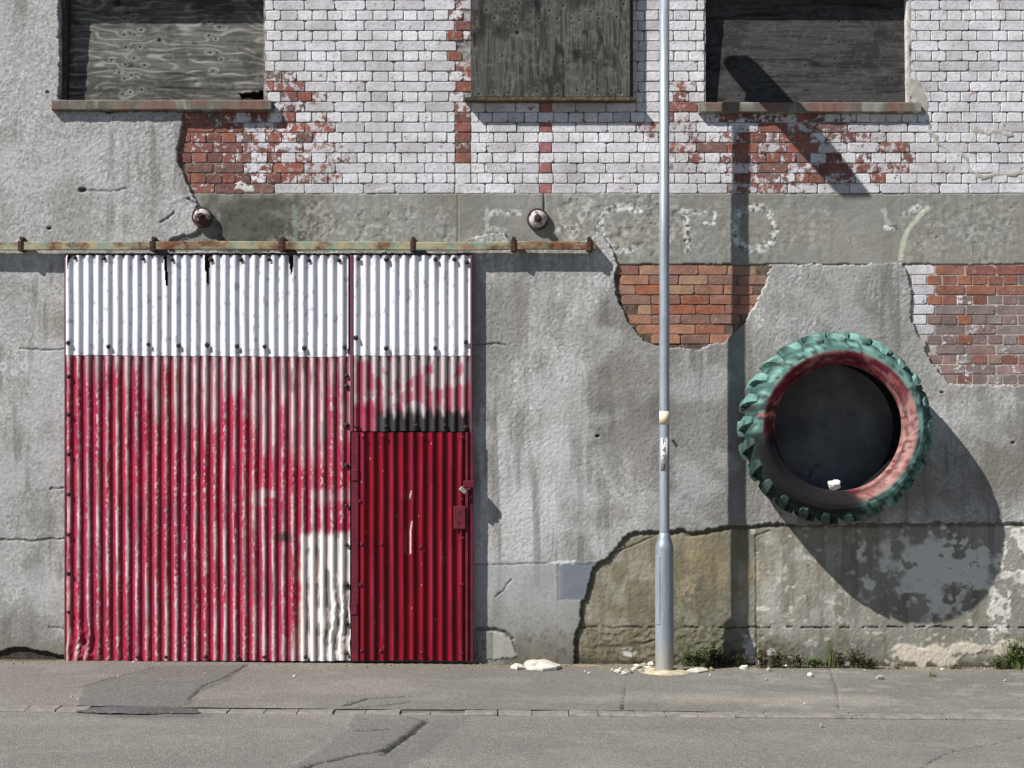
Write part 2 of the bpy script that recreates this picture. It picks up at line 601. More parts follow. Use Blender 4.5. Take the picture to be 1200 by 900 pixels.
# kerb: a dropped line of small stones with bedding -----------------------
kerb = empty("kerb", (0, KERB_Y, ground_z(0)))
tag(kerb, kind="structure")
bm = bmesh.new()
for (a, b) in ((-9, -4.5), (-4.5, 4.5), (4.5, 9)):
    vs = [bm.verts.new((x, y, ground_z(x) + dz)) for x, y, dz in
          ((a, KERB_Y - 0.09, -0.02), (b, KERB_Y - 0.09, -0.02), (b, KERB_Y + 0.09, -0.008), (a, KERB_Y + 0.09, -0.008))]
    bm.faces.new(vs)
bm_obj("bedding", bm, plain_mat("kerb_bedding", lin(108, 104, 98), lin(84, 80, 76), 12.0, .95, bump=(60., .8, .01)), kerb)
x = -4.75
kerb_meshes = []
for k in range(5):
    bm = bmesh.new()
    box(bm, -0.5, 0.5, -0.071, 0.071, -0.10, 0.0, 0.0)
    for v in bm.verts:
        v.co += Vector((random.uniform(-.012, .012), random.uniform(-.008, .008), random.uniform(-.004, .004)))
    bmesh.ops.scale(bm, verts=bm.verts, vec=(1, 1, 1))
    bmesh.ops.bevel(bm, geom=list(bm.edges), offset=0.012, segments=1, affect='EDGES')
    bmesh.ops.recalc_face_normals(bm, faces=bm.faces)
    me = bpy.data.meshes.new("kerb_stone"); bm.to_mesh(me); bm.free()
    me.materials.append(M_KERB); kerb_meshes.append(me)
while x < 4.75:
    L = random.uniform(0.18, 0.24) if x < 1.5 else random.uniform(0.34, 0.75)
    px_here = 600 + (x + L / 2) * PPM * CAM_D / (CAM_D + KERB_Y)
    if not (95 < px_here < 232):
        o = bpy.data.objects.new("kerb_stone", random.choice(kerb_meshes))
        link(o, kerb)
        o.scale = (L - 0.005, 1.0 + random.uniform(-.12, .08), 1)
        xc = x + L / 2
        low = 0.003 if (px_here < 90 or px_here > 560) else random.uniform(-.013, -.002)
        o.location = (xc, random.uniform(-.008, .008), ground_z(xc) - ground_z(0) + low + random.uniform(-.002, .002))
        o.rotation_euler = (random.uniform(-.02, .02), math.atan(0.0085) + random.uniform(-.006, .006), random.uniform(-.015, .015))
    x += L
# tar patch that buries the kerb by the sliding door
xs = axis_vals(*sorted((ground_px(82, 833)[0], ground_px(240, 833)[0])), 0.012)
ys = axis_vals(KERB_Y - 0.16, KERB_Y + 0.14, 0.012)
xx, yy = np.meshgrid(xs, ys)
r = np.hypot((xx - xs.mean()) / ((xs[-1] - xs[0]) / 2), (yy - ys.mean()) / 0.15) + 0.5 * (fbm(xx * 6, yy * 6, 66, 4) - .5)
zz = ground_z(xx) + 0.012 * (1 - np.clip(r, 0, 1) ** 3) - 0.006 + 0.004 * fbm(xx * 12, yy * 12, 67, 3)
C = np.ones(xx.shape + (3,)) * lin(84, 84, 84) * (0.8 + 0.4 * fbm(xx * 4, yy * 7, 68, 4))[..., None]
ins = r < 1.02
o = build_grid("tar_patch", np.stack([xx, yy, zz], -1), ins[1:, 1:] & ins[:-1, :-1], C, M_ASPHALT)
tag(o, kind="structure")

# ==================================================================== BUILDING
bld = empty("factory_building", (0, 0, 0))
tag(bld, "derelict two storey factory wall of painted brick and grey render with boarded windows", "building")

W1 = (72.0, 309.0, -8.0, 120.0)       # opening px: x0 x1 y0 y1
W3 = (827.0, 1066.0, -8.0, 122.0)
W2 = (552.0, 738.0, -130.0, 118.0)

# solid wall core around the two recessed openings
bm = bmesh.new()
TH = 0.34
def core(x0, x1, z0, z1): box(bm, x0, x1, 0.0, TH, z0, z1)
core(WX0, X(W1[0]), -0.4, WTOP)
core(X(W1[0]), X(W1[1]), -0.4, Z(W1[3])); core(X(W1[0]), X(W1[1]), Z(W1[2]) + 0.0, WTOP)
core(X(W1[1]), X(W3[0]), -0.4, WTOP)
core(X(W3[0]), X(W3[1]), -0.4, Z(W3[3])); core(X(W3[0]), X(W3[1]), Z(W3[2]), WTOP)
core(X(W3[1]), WX1, -0.4, WTOP)
bm_obj("wall_core", bm, M_MORTAR, bld)

for name, r, m in (("mortar_bed", (712, 910, 306, 415), M_MORTAR_WARM), ("mortar_bed", (1050, 1480, 306, 462), M_MORTAR_PALE)):
    bm = bmesh.new()
    box(bm, X(r[0]), X(r[1]), -0.003, 0.002, Z(r[3]), Z(r[2]))
    bm_obj(name, bm, m, bld)

bm = bmesh.new()
box(bm, -8.9, X(83), -.006, .0, -.2, Z(752))  # dark brown box stands in for the unlit hole under the eroded render
bm_obj("dark_foot_hole", bm, plain_mat("foot_hole_shade", lin(74, 68, 58), lin(40, 37, 33), 12., .95, bump=(60., .8, .01)), bld)

# ---- bricks ---------------------------------------------------------------
def brick_mesh(w, h, seed, chip=1.0):
    rs = random.Random(seed)
    j = lambda s: rs.uniform(-s, s)
    hw, hh = w / 2, h / 2
    cut = 0.006
    ring = []
    for sx, sz, first in ((-1, -1, 0), (1, -1, 1), (1, 1, 0), (-1, 1, 1)):
        c = cut * (.5 + rs.random() ** 2 * 2.6 * chip)
        a = (sx * hw, sz * (hh - c)); b = (sx * (hw - c), sz * hh)
        ring += ([a, b] if first == 0 else [b, a])
    ring = [(p[0] + j(.0012), p[1] + j(.0012)) for p in ring]
    vs = [(p[0], 0.02, p[1]) for p in ring]
    vs += [(p[0], -0.0050 + j(.001), p[1]) for p in ring]
    vs += [(p[0] * (1 - 0.0035 / hw), -0.0078 + j(.0010), p[1] * (1 - 0.0035 / hh)) for p in ring]
    fs = []
    for k in range(2):
        for i in range(8):
            i2 = (i + 1) % 8
            fs.append((k * 8 + i, k * 8 + i2, (k + 1) * 8 + i2, (k + 1) * 8 + i))
    fs.append(tuple(range(16, 24)))
    return vs, fs


BW, BH = 0.228, 0.0715
STRETCH = [brick_mesh(BW, BH, 100 + i) for i in range(8)]
HEADER = [brick_mesh(0.110, BH, 200 + i) for i in range(8)]


def to_mesh(vf, name, mat):
    me = bpy.data.meshes.new(name)
    me.from_pydata(vf[0], [], vf[1]); me.update(); me.materials.append(mat)
    return me


S_ME = [to_mesh(v, "brick_stretcher", M_BRICK) for v in STRETCH]
H_ME = [to_mesh(v, "brick_header", M_BRICK) for v in HEADER]

RED = [lin(136, 80, 66), lin(124, 70, 58), lin(144, 82, 64), lin(112, 68, 60), lin(120, 86, 76)]
ORANGE = [lin(158, 108, 82), lin(146, 98, 80), lin(166, 116, 88), lin(136, 98, 84), lin(166, 130, 102), lin(158, 90, 60), lin(146, 110, 94)]
MAUVE = [lin(134, 108, 102), lin(128, 114, 110), lin(142, 116, 110), lin(120, 102, 97), lin(140, 130, 126)]
RUSSET = [lin(142, 90, 74), lin(150, 96, 72), lin(136, 82, 70)]

bricks = []       # dict(x0,x1,y0,y1 px, colour, cover)


def cut_out(a, b, y0, y1, holes):
    segs = [(a, b)]
    for hx0, hx1, hy0, hy1 in holes:
        if y1 <= hy0 + 2 or y0 >= hy1 - 2:
            continue
        nxt = []
        for s0, s1 in segs:
            if s1 <= hx0 or s0 >= hx1:
                nxt.append((s0, s1)); continue
            if s0 < hx0: nxt.append((s0, hx0))
            if s1 > hx1: nxt.append((hx1, s1))
        segs = nxt
    return [s for s in segs if s[1] - s[0] > 4.5]


def cover_upper(px, py):
    n = float(fbm(np.array([px / 40.0]), np.array([py / 40.0]), 71, 3)[0])
    n2 = float(vnoise(np.array([px / 9.0]), np.array([py / 9.0]), 72)[0])
    n3 = float(_hash(np.array([int(px * 3)]), np.array([int(py * 3)]), 73)[0])
    cov = 0.86 + 0.18 * (n - 0.3) * 1.6 + 0.04 * n2
    def zone(cx, cy, rx, ry, val, pw=1.6):
        nonlocal cov
        r = math.hypot((px - cx) / rx, (py - cy) / ry)
        f = max(0.0, min(1.0, (1.25 - r) / 0.5)) * pw
        f = min(1, f * (0.55 + 0.9 * n2))
        cov = cov * (1 - f) + val * f
    zone(255, 185, 90, 78, 0.10)
    zone(335, 160, 60, 66, 0.48)
    zone(370, 185, 40, 50, 0.66, 1.0)
    zone(905, 165, 95, 55, 0.52)
    zone(935, 180, 70, 40, 0.34, 1.2)
    zone(1010, 190, 60, 30, 0.55, 0.9)
    zone(800, 150, 40, 50, 0.62, 0.8)
    zone(540, 60, 10, 90, 0.45)
    if cov < .80: cov += (n3 - .5) * (.45 if px < 310 else .75)
    if 532 < px < 553 and 130 < py < 196: cov = 0.10 + 0.25 * n2
    if 770 < px < 800 and 120 < py < 200: cov = min(cov, 0.7)
    if py < 100 and px > 1080: cov = max(cov, 0.93)
    return max(0.03, min(1.0, cov))


CP = 11.93
holes_up = [(W1[0], W1[1] + 1.5, -200, 121), (W3[0] - 1.0, W3[1] + 1.5, -200, 123), (556, 735, -200, 115), (64, 319, 119, 131), (818, 1077, 121, 131)]
rs = random.Random(11)
for k in range(0, 29):
    y1 = 227.0 - k * CP; y0 = y1 - CP
    xs0 = 1100.3 - 35.4 * 40
    pts = []
    if k % 2 == 0:
        xx0 = xs0
        while xx0 < 1480:
            pts.append(xx0); xx0 += 35.4
    else:
        xx0 = xs0 + 8.9
        while xx0 < 1480:
            pts.append(xx0); xx0 += 17.7
        if k % 4 == 1:          # closers near the right jamb, as in the wall
            pts = sorted([p for p in pts] + [])
    forced = []
    if k % 2 == 0 and k <= 8: forced = [632.5, 646.5]
    if 0 < k <= 8: forced = forced + [533.5, 552.0]
    if forced:
        keep = [p for p in pts if all(abs(p - f) > 8 for f in forced) and not (forced[0] < p < forced[1] if len(forced) > 1 else False)]
        keep = [p for p in keep if not (533.5 < p < 552.0 and 533.5 in forced) and not (632.5 < p < 646.5 and 632.5 in forced)]
        pts = sorted(keep + forced)
    pts = [p + (0 if p in forced else rs.uniform(-1.3, 1.3)) for p in pts]
    for a, b in zip(pts[:-1], pts[1:]):
        if b < 195: continue
        if y1 > 134 and b < 204: continue
        if y1 <= 134 and b < 300: continue
        for s0, s1 in cut_out(a, b, y0, y1, holes_up):
            cx, cy = (s0 + s1) / 2, (y0 + y1) / 2
            cov = cover_upper(cx, cy)
            colr = rs.choice(RED) * rs.uniform(0.85, 1.1)
            if 632 < cx < 647 and k % 2 == 0 and k <= 8:
                cov = 0.12; colr = lin(158, 96, 98)
            bricks.append(dict(x0=s0, x1=s1, y0=y0, y1=y1, c=colr, a=cov, dx=0))

# orange patch, stretcher bond
for k in range(9):
    y0 = 311.0 + k * 11.55; y1 = y0 + 11.55
    off = [0, 12, -4, 14, -2, 15, -3, 14, -3][k]
    a = 749 + off - 34.4 * 3
    while a < 930:
        b = a + 34.4
        if b > 716 and a < 904:
            if k % 3 == 1 and 740 < a < 800 and rs.random() < 0.35:
                m_ = (a + b) / 2
                parts_ = [(a, m_), (m_, b)]
            else:
                parts_ = [(a, b)]
            for s0, s1 in parts_:
                bricks.append(dict(x0=s0, x1=s1, y0=y0, y1=y1, c=rs.choice(ORANGE) * rs.uniform(0.85, 1.08), a=0.02, dx=0))
        a = b
# mauve patch, english bond
for k in range(13):
    y0 = 310.8 + k * 11.62; y1 = y0 + 11.62
    if k % 2 == 0: p0, st = 1095.1 - 35.6 * 2, 35.6
    else: p0, st = 1086.0 - 17.7 * 3, 17.7
    a = p0
    while a < 1480:
        b = a + st
        if b > 1055:
            if k < 3 and a < 1190: c = rs.choice(RUSSET)
            elif k == 3 and a < 1120: c = rs.choice(RUSSET)
            else: c = rs.choice(MAUVE) if rs.random() < 0.78 else rs.choice(RUSSET) * 0.95
            whit = 0.03
            if b < 1097 and k < 10: whit = 0.82; c = lin(150, 160, 172)
            elif rs.random() < 0.13 and k > 2: whit = 0.35
            if 1470 > a:
                bricks.append(dict(x0=a, x1=b, y0=y0, y1=y1, c=c * rs.uniform(0.88, 1.08), a=whit, dx=0))
        a = b

# outline of the roughcast: used both for the coat and for how much of a brick shows
COAT_LEFT_EDGE = [(213, 132), (214, 142), (212, 160), (208, 176), (209, 190), (216, 203), (220, 214), (226, 227), (233, 240), (228, 250),
                  (238, 262), (230, 274), (222, 279), (205, 282), (200, 288)]
MID_PATCH = [(718, 292), (720, 300), (723, 312), (719, 326), (721, 338), (725, 351), (732, 364), (737, 379), (748, 391), (764, 404), (780, 408),
             (804, 409), (820, 409), (838, 404), (850, 401), (861, 391), (872, 380), (876, 368), (886, 354), (895, 336), (901, 318), (903, 309)]
RIGHT_PATCH = [(1056, 308), (1060, 316), (1062, 327), (1067, 339), (1067.5, 353), (1066, 371), (1069, 382), (1074, 391.5), (1083, 399.5), (1084.5, 414),
               (1090, 426), (1099, 437), (1111, 448.5), (1120, 451), (1147, 451.5), (1200, 453), (1480, 455)]
CRACK = [(1480, 614), (1200, 613.5), (1177, 612), (1100, 612), (1060, 613), (950, 613), (927, 613), (903, 613), (880, 615), (850, 617), (830, 621),
         (807, 625), (800, 620), (784, 623), (771, 622), (747, 621), (731, 628), (719, 641), (713, 652), (702, 658), (693, 669), (689, 689),
         (685.5, 701), (680, 703), (679, 724), (674, 742), (672, 773), (671, 800)]

def shown(b):
    """rough visible area in the photo"""
    x0, x1, y0, y1 = max(b['x0'], 0), min(b['x1'], 1200), max(b['y0'], 0), min(b['y1'], 900)
    if x1 <= x0 or y1 <= y0: return 0
    cx = np.array([(x0 + x1) / 2]); cy = np.array([(y0 + y1) / 2])
    ar = (x1 - x0) * (y1 - y0)
    if b['y0'] > 300:
        if b['x0'] < 920 and not in_poly(cx, cy, MID_PATCH)[0]: return 0
        if b['x0'] > 1000 and in_poly(cx, cy, [(1056, 308)] + RIGHT_PATCH[1:] + [(1480, 600), (1000, 600), (1000, 308)])[0]: return 0
    elif cx[0] < 215: ar *= 0.3
    return ar

for b in bricks:
    b['s'] = shown(b)
order = sorted(range(len(bricks)), key=lambda i: -bricks[i]['s'] - 0.001 * bricks[i]['y0'])
single = set(order[:300])
SV, SF, SC = [], [], []
for i, b in enumerate(bricks):
    w = (b['x1'] - b['x0']) / PPM - 0.0072
    h = (b['y1'] - b['y0']) / PPM - 0.0068
    cx, cz = X((b['x0'] + b['x1']) / 2), Z((b['y0'] + b['y1']) / 2)
    hd = w < 0.16
    lib, ref = ((HEADER, 0.110) if hd else (STRETCH, BW))
    v = rs.randrange(8)
    dy = rs.uniform(-0.003, 0.0032); rot = rs.uniform(-.010, .010); ty = rs.uniform(-.012, .012)
    cx += rs.uniform(-.0015, .0015); cz += rs.uniform(-.0015, .0015)
    if 535 < b['x0'] < 553 and b['y0'] < 130 and rs.random() < 0.4: dy += 0.012
    if i in single:
        o = bpy.data.objects.new("brick", (H_ME if hd else S_ME)[v])
        link(o, bld)
        o.location = (cx, dy, cz); o.rotation_euler = (ty, rot, 0)
        o.scale = (w / ref, 1, h / BH)
        o.color = (*[float(q) for q in b['c']], float(b['a']))
    elif b['s'] > 0 or b['x0'] > 1150 or b['y0'] < 5:
        n0 = len(SV)
        for (x, y, z) in lib[v][0]:
            SV.append((cx + x * w / ref, dy + y, cz + z * h / BH)); SC.append((*b['c'], b['a']))
        SF += [tuple(n0 + q for q in f) for f in lib[v][1]]
o = mesh_obj("brickwork", SV, SF, M_BRICK_STUFF, bld, SC)
tag(o, kind="stuff")

# ---- concrete band with remains of painted lettering ------------------------
def ell(px, py, cx, cy, rx, ry):
    return np.abs(np.hypot((px - cx) / rx, (py - cy) / ry) - 1) * min(rx, ry)

def band_fn(PX, PY):
    jx = PX + 2.0 * (fbm(PX / 18, PY / 18, 80, 3) - .5); jy = PY + 2.5 * (fbm(PX / 14, PY / 14, 81, 3) - .5)
    inside = (jy > 227.3) & (jy < 309.8) & (PX > 190)
    C = np.ones(PX.shape + (3,)) * lin(134, 133, 127)
    big_ = fbm(PX / 90, PY / 60, 82, 5)
    C = C * (0.72 + 0.55 * big_)[..., None]
    streak = fbm(PX / 7, PY / 60, 83, 4)
    C = mix(C, lin(120, 120, 110), 0.5 * sstep(.5, .7, streak))
    C = mix(C, lin(134, 124, 106), 0.3 * sstep(.5, .68, fbm(PX / 60, PY / 30, 84, 4)))
    # grime below the red brick patch
    C = mix(C, lin(74, 76, 64), 0.85 * blob(PX, PY, 305, 262, 52, 40, 85, 12, .9, .6))
    C = mix(C, lin(60, 64, 52), 0.6 * sstep(.55, .7, fbm(PX / 6, PY / 6, 86, 4)) * blob(PX, PY, 310, 262, 70, 45, 87, 20, .6, .5))
    C = mix(C, lin(120, 138, 112), 0.7 * (dist_line(PX, PY, [(344, 242), (347, 262), (346, 285)]) < 2.6))
    # pale efflorescence and paint flecks
    fl = fbm(PX / 4.2, PY / 4.2, 88, 4, 0.6)
    area = np.clip(blob(PX, PY, 440, 268, 90, 34, 89, 20, .8, .6) + blob(PX, PY, 740, 262, 60, 42, 90, 20, .8, .6)
                   + 0.9 * blob(PX, PY, 1140, 272, 70, 40, 91, 20, .9, .6) + 0.5 * blob(PX, PY, 870, 270, 110, 44, 92, 20, .8, .6)
                   + 0.9 * blob(PX, PY, 676, 255, 16, 30, 93, 10, .6, .5), 0, 1)
    C = mix(C, lin(178, 176, 169), 0.55 * sstep(.46, .66, fl) * area)
    letters = np.zeros(PX.shape); dk = np.zeros(PX.shape)
    wob = 3.0 * (fbm(PX / 8, PY / 8, 94, 3) - .5)
    def stroke(pts, wd, amt, dark=0.3):
        nonlocal letters, dk
        f = (1 - sstep(wd * .55, wd * 1.1, dist_line(PX + wob, PY + wob, pts))) * amt
        letters = np.maximum(letters, f); dk = np.maximum(dk, f * dark)
    stroke([(564, 250), (612, 250)], 4.5, .75, .5); stroke([(571, 246), (570, 282)], 3.5, .45); stroke([(572, 268), (592, 270)], 3, .5)
    stroke([(690, 236), (671, 278)], 5, .45, .1); stroke([(655, 270), (672, 268)], 5, .7, .5); stroke([(655, 246), (663, 282)], 3, .35)
    f = (1 - sstep(3, 6, ell(PX + wob, PY + wob, 730, 268, 27, 25))) * ((PX < 733) | (PY > 284) | (PY < 250)) * .95
    letters = np.maximum(letters, f); dk = np.maximum(dk, .55 * f)
    stroke([(797, 248), (826, 250)], 4, .7, .6); stroke([(804, 248), (806, 294)], 5, .85, 1.0); stroke([(837, 250), (837, 262), (826, 262)], 2.4, 1.0, 0.0)
    f = (1 - sstep(3, 6, ell(PX + wob, PY + wob, 884, 268, 24, 25))) * .95
    letters = np.maximum(letters, f); dk = np.maximum(dk, .6 * f)
    stroke([(950, 244), (952, 290)], 3, .22, .1); stroke([(952, 246), (972, 250), (970, 264), (954, 266)], 3, .2, .1)
    stroke([(1034, 244), (1044, 268)], 4, .45, .2); stroke([(1038, 268), (1050, 268)], 4, 1.0, .9)
    stroke([(1060, 252), (1076, 243)], 4, .85, .3)
    C = mix(C, lin(212, 212, 207), .9 * letters * sstep(.40, .52, fl + .06 * (letters > .9)))
    C = mix(C, lin(46, 46, 42), .95 * dk * sstep(.47, .58, fbm(PX / 3.4, PY / 3.4, 95, 3)))
    st = (1 - sstep(1.8, 4.0, dist_line(PX + wob, PY + wob, [(1086, 244), (1064, 268), (1058, 285), (1055, 303)])))
    C = mix(C, lin(190, 194, 172), .75 * st)
    C = mix(C, lin(150, 170, 150), .5 * (1 - sstep(1.5, 3.0, dist_line(PX + wob, PY + wob, [(862, 246), (860, 262), (868, 285)]))))
    crackd = dist_line(PX + wob * .6, PY, [(637, 226), (637.5, 246)])
    ck = 1 - sstep(.6, 1.6, crackd)
    C = mix(C, lin(40, 38, 36), .9 * ck)
    H = 0.0115 + 0.004 * (fbm(PX / 50, PY / 30, 96, 3) - .5) + 0.003 * (fbm(PX / 6, PY / 6, 97, 4) - .5)
    H += 0.0022 * letters * sstep(.44, .56, fl) - 0.004 * dk * sstep(.54, .64, fbm(PX / 3.4, PY / 3.4, 95, 3)) - 0.008 * ck
    H -= 0.004 * area * sstep(.6, .66, fbm(PX / 9, PY / 9, 98, 4))
    H -= 0.006 * (np.abs(PX - 536.5) < 0.7)
    return inside, H, C

coat("concrete_band", axis_vals(185, 1950, 1.15, (185, 1230), 8.0), axis_vals(222, 314, 1.15), band_fn, M_CEMENT, bld)

# ---- roughcast coat -----------------------------------------------------------
ROUGH = ([(-760, -260), (W1[0] - 1, -260), (W1[0] - 1, 122), (66, 128), (66, 131), (213, 131)] + COAT_LEFT_EDGE[1:] +
         [(200, 296), (540, 296), (538, 284), (556, 279), (575, 275), (590, 274), (600, 284), (630, 287), (668, 286), (690, 280), (700, 271), (710, 281)] +
         MID_PATCH + [(930, 310), (960, 309), (990, 310.5), (1020, 309), (1040, 309)] + RIGHT_PATCH + CRACK + [(-760, 800)])

def rough_fn(PX, PY):
    wx = 4.2 * (fbm(PX / 5, PY / 5, 101, 3) - .5) + 4 * (fbm(PX / 22, PY / 22, 103, 2) - .5)
    wy = 4.2 * (fbm(PX / 5, PY / 5, 102, 3) - .5) + 4 * (fbm(PX / 22, PY / 22, 104, 2) - .5)
    far = (PX < -20) | (PX > 1230)
    inside = in_poly(np.where(far, PX, PX + wx), np.where(far, PY, PY + wy), ROUGH)
    # no coat behind the big door leaf
    inside &= ~((PX > 95) & (PX < 540) & (PY > 310) & (PY < 800))
    # eroded foot at the left
    foot = 768 - 6 * fbm(PX / 14, PY * 0, 105, 3) - 8 * np.exp(-((PX - 25) / 22.0) ** 2)
    inside &= ~((PX < 90) & (PY > foot))
    base = lin(170, 169, 167)
    C = np.ones(PX.shape + (3,)) * base
    C = C * (0.80 + 0.40 * fbm(PX / 120, PY / 120, 111, 5))[..., None]
    gr = fbm(PX / 3.0, PY / 3.0, 112, 3, .6)
    C = C * (0.80 + 0.40 * gr)[..., None] * (1 + .11 * np.clip(grain(PX.shape, 137, 1), -2, 2) + .13 * np.clip(grain(PX.shape, 138, 0), -2, 2))[..., None]
    C = mix(C, lin(138, 134, 126), .55 * sstep(.48, .66, fbm(PX / 70, PY / 55, 113, 4)) * sstep(560, 700, PX))
    C = mix(C, lin(112, 112, 110), .6 * blob(PX, PY, 825, 520, 70, 110, 114, 40, .6, .6))
    C = mix(C, lin(196, 197, 198), .6 * blob(PX, PY, 620, 600, 62, 62, 115, 26, .7, .7))
    C = mix(C, lin(200, 200, 200), .45 * blob(PX, PY, 640, 525, 45, 14, 116, 18, .7, .7))
    C = mix(C, lin(140, 136, 130), .45 * sstep(.52, .68, fbm(PX / 8, PY / 80, 117, 4)) * (PX > 556))
    stn = fbm(PX / 45, PY / 130, 181, 5)
    C = mix(C, lin(118, 115, 108), .55 * sstep(.50, .68, stn) * (.45 + .55 * (PX > 300)))
    C = mix(C, lin(104, 102, 96), .55 * sstep(.54, .70, fbm(PX / 10, PY / 130, 182, 4)) * sstep(.42, .6, fbm(PX / 90, PY / 90, 183, 3)))
    C = mix(C, lin(190, 190, 190), .40 * sstep(.54, .70, fbm(PX / 55, PY / 50, 184, 5)))
    C = mix(C, lin(108, 104, 96), .5 * blob(PX, PY, 30, 745, 60, 40, 185, 24, .8, .7) + .45 * blob(PX, PY, 1150, 560, 80, 50, 186, 24, .8, .7) + .4 * blob(PX, PY, 760, 450, 36, 60, 187, 24, .8, .7))
    # greyer smoother skirt between the door and the big crack
    sk = sstep(655, 664, PY + 6 * (fbm(PX / 9, PY / 9, 118, 3) - .5)) * (PX > 540) * (PX < 720)
    C = mix(C, lin(158, 160, 160), .55 * sk)
    C = mix(C, lin(120, 116, 104), .65 * sk * sstep(690, 760, PY + 40 * (fbm(PX / 20, PY / 20, 119, 4) - .5)))
    C = mix(C, lin(84, 78, 64), .55 * sk * sstep(735, 770, PY + 30 * (fbm(PX / 12, PY / 12, 120, 4) - .5)) * (PX > 590))
    C = mix(C, lin(86, 82, 72), .6 * sk * sstep(.62, .70, fbm(PX / 4.5, PY / 4.5, 121, 4)) * sstep(700, 760, PY))
    # grey-blue paint square and the white scuff above it
    wv = 3.5 * (fbm(PX / 7, PY / 7, 122, 3) - .5)
    sq = (PX + wv > 652) & (PX < 700) & (PY + wv > 660) & (PY + wv < 703)
    C = mix(C, lin(114, 119, 128), .92 * sq * sstep(645, 662, PX))
    C = mix(C, lin(226, 226, 224), .9 * (1 - sstep(1.2, 2.6, dist_line(PX, PY + 5 * (fbm(PX / 4, PY / 4, 123, 3) - .5), [(648, 659), (672, 658)]))))
    # left part: stains
    lf = PX < 80
    C = mix(C, lin(120, 120, 118), .5 * blob(PX, PY, 52, 607, 16, 12, 124, 8, .6, .6))
    C = mix(C, lin(134, 124, 110), .5 * blob(PX, PY, 66, 380, 14, 16, 125, 8, .6, .6))
    C = mix(C, lin(120, 114, 100), .7 * lf * sstep(738, 762, PY + 16 * (fbm(PX / 14, PY / 14, 126, 3) - .5)))
    for (cx, cy, r) in ((5, 430, 3.8), (18, 436, 2.8), (30, 429, 4)):
        C = mix(C, lin(205, 206, 206), .6 * (1 - sstep(1.0, 2.0, np.abs(np.hypot(PX - cx, PY - cy) - r))))
    # relief ------------------------------------------------------------
    thick = 0.030 - 0.006 * sstep(700, 820, PX) * sstep(520, 612, PY) - 0.004 * sstep(900, 1000, PX)
    H = thick + 0.010 * (fbm(PX / 90, PY / 90, 131, 3) - .5)
    rough = 1 - .72 * sk - .55 * ((PX < 80) & (PY > 630)) - .35 * ((PX < 90) & (PY > 300) & (PY <= 630))
    pat = .75 + .5 * fbm(PX / 60, PY / 60, 135, 3)
    H += rough * pat * (0.00062 * grain(PX.shape, 132, 1) + 0.00080 * grain(PX.shape, 136, 0))
    H += 0.003 * (fbm(PX / 26, PY / 26, 134, 2) - .5)
    H -= 0.004 * sq
    # thin bed joints and hairline cracks telegraphing through
    for pts, wd, dp in (([(25, 409), (80, 410)], 1.2, .006), ([(60, 572), (82, 572)], 1.2, .008), ([(0, 632), (40, 633), (82, 630)], 1.3, .008),
                        ([(556, 404), (592, 405)], 1.1, .008), ([(556, 661), (640, 660)], 1.0, .005), ([(60, 734), (82, 737)], 1.5, .006),
                        ([(560, 736), (580, 737), (592, 741), (601, 748)], 1.9, .016), ([(600, 748), (606, 768)], .9, .008),
                        ([(580, 700), (592, 688), (600, 678)], 1.0, .006), ([(190, 262), (200, 255), (205, 250)], 1.2, .012),
                        ([(222, 232), (230, 240)], 1.4, .014), ([(100, 222), (128, 226), (150, 222)], 1.2, .005),
                        ([(200, 284), (214, 278), (232, 276)], 2.2, .018)):
        d = dist_line(PX + wx * .6, PY + wy * .8, pts)
        f = 1 - sstep(wd * .5, wd * 1.3, d)
        H -= dp * f
        C = mix(C, lin(92, 88, 82), .6 * f)
    for (cx, cy, r) in ((57, 109, 1.6), (98, 223.5, 3.2), (59, 268, 2), (700, 511, 1.8), (1103, 460, 1.6), (1186, 519, 1.5), (1155, 383, 1.2)):
        f = 1 - sstep(r * .6, r * 1.2, np.hypot((PX - cx) / 1.5, PY - cy))
        H -= .02 * f; C = mix(C, lin(40, 38, 36), .8 * f)
    f = 1 - sstep(.8, 1.6, dist_line(PX, PY, [(789, 517), (793, 523)])); C = mix(C, lin(40, 38, 36), .9 * f); H -= .012 * f
    # lumps under the render by the door
    f = in_poly(PX + wx, PY + wy, [(560, 738), (581, 739), (600, 749), (607, 769), (592, 772), (560, 772)])
    H += .006 * f; C = mix(C, lin(190, 188, 180), .5 * f * (PX > 578))
    H = np.maximum(H, 0.0125)
    return inside, H, C

coat("render_coat", axis_vals(-740, 1950, 1.15, (-40, 1240), 7.0), axis_vals(-240, 800, 1.15, (-10, 800), 6.0), rough_fn, M_ROUGHCAST, bld)

# ---- smooth cement skirt under the crack ---------------------------------------
SKIRT = [(p[0] - (3 if p[1] > 630 else 0), p[1] - 6) for p in CRACK[::-1]] + [(1950, 600), (1950, 805), (660, 805)]

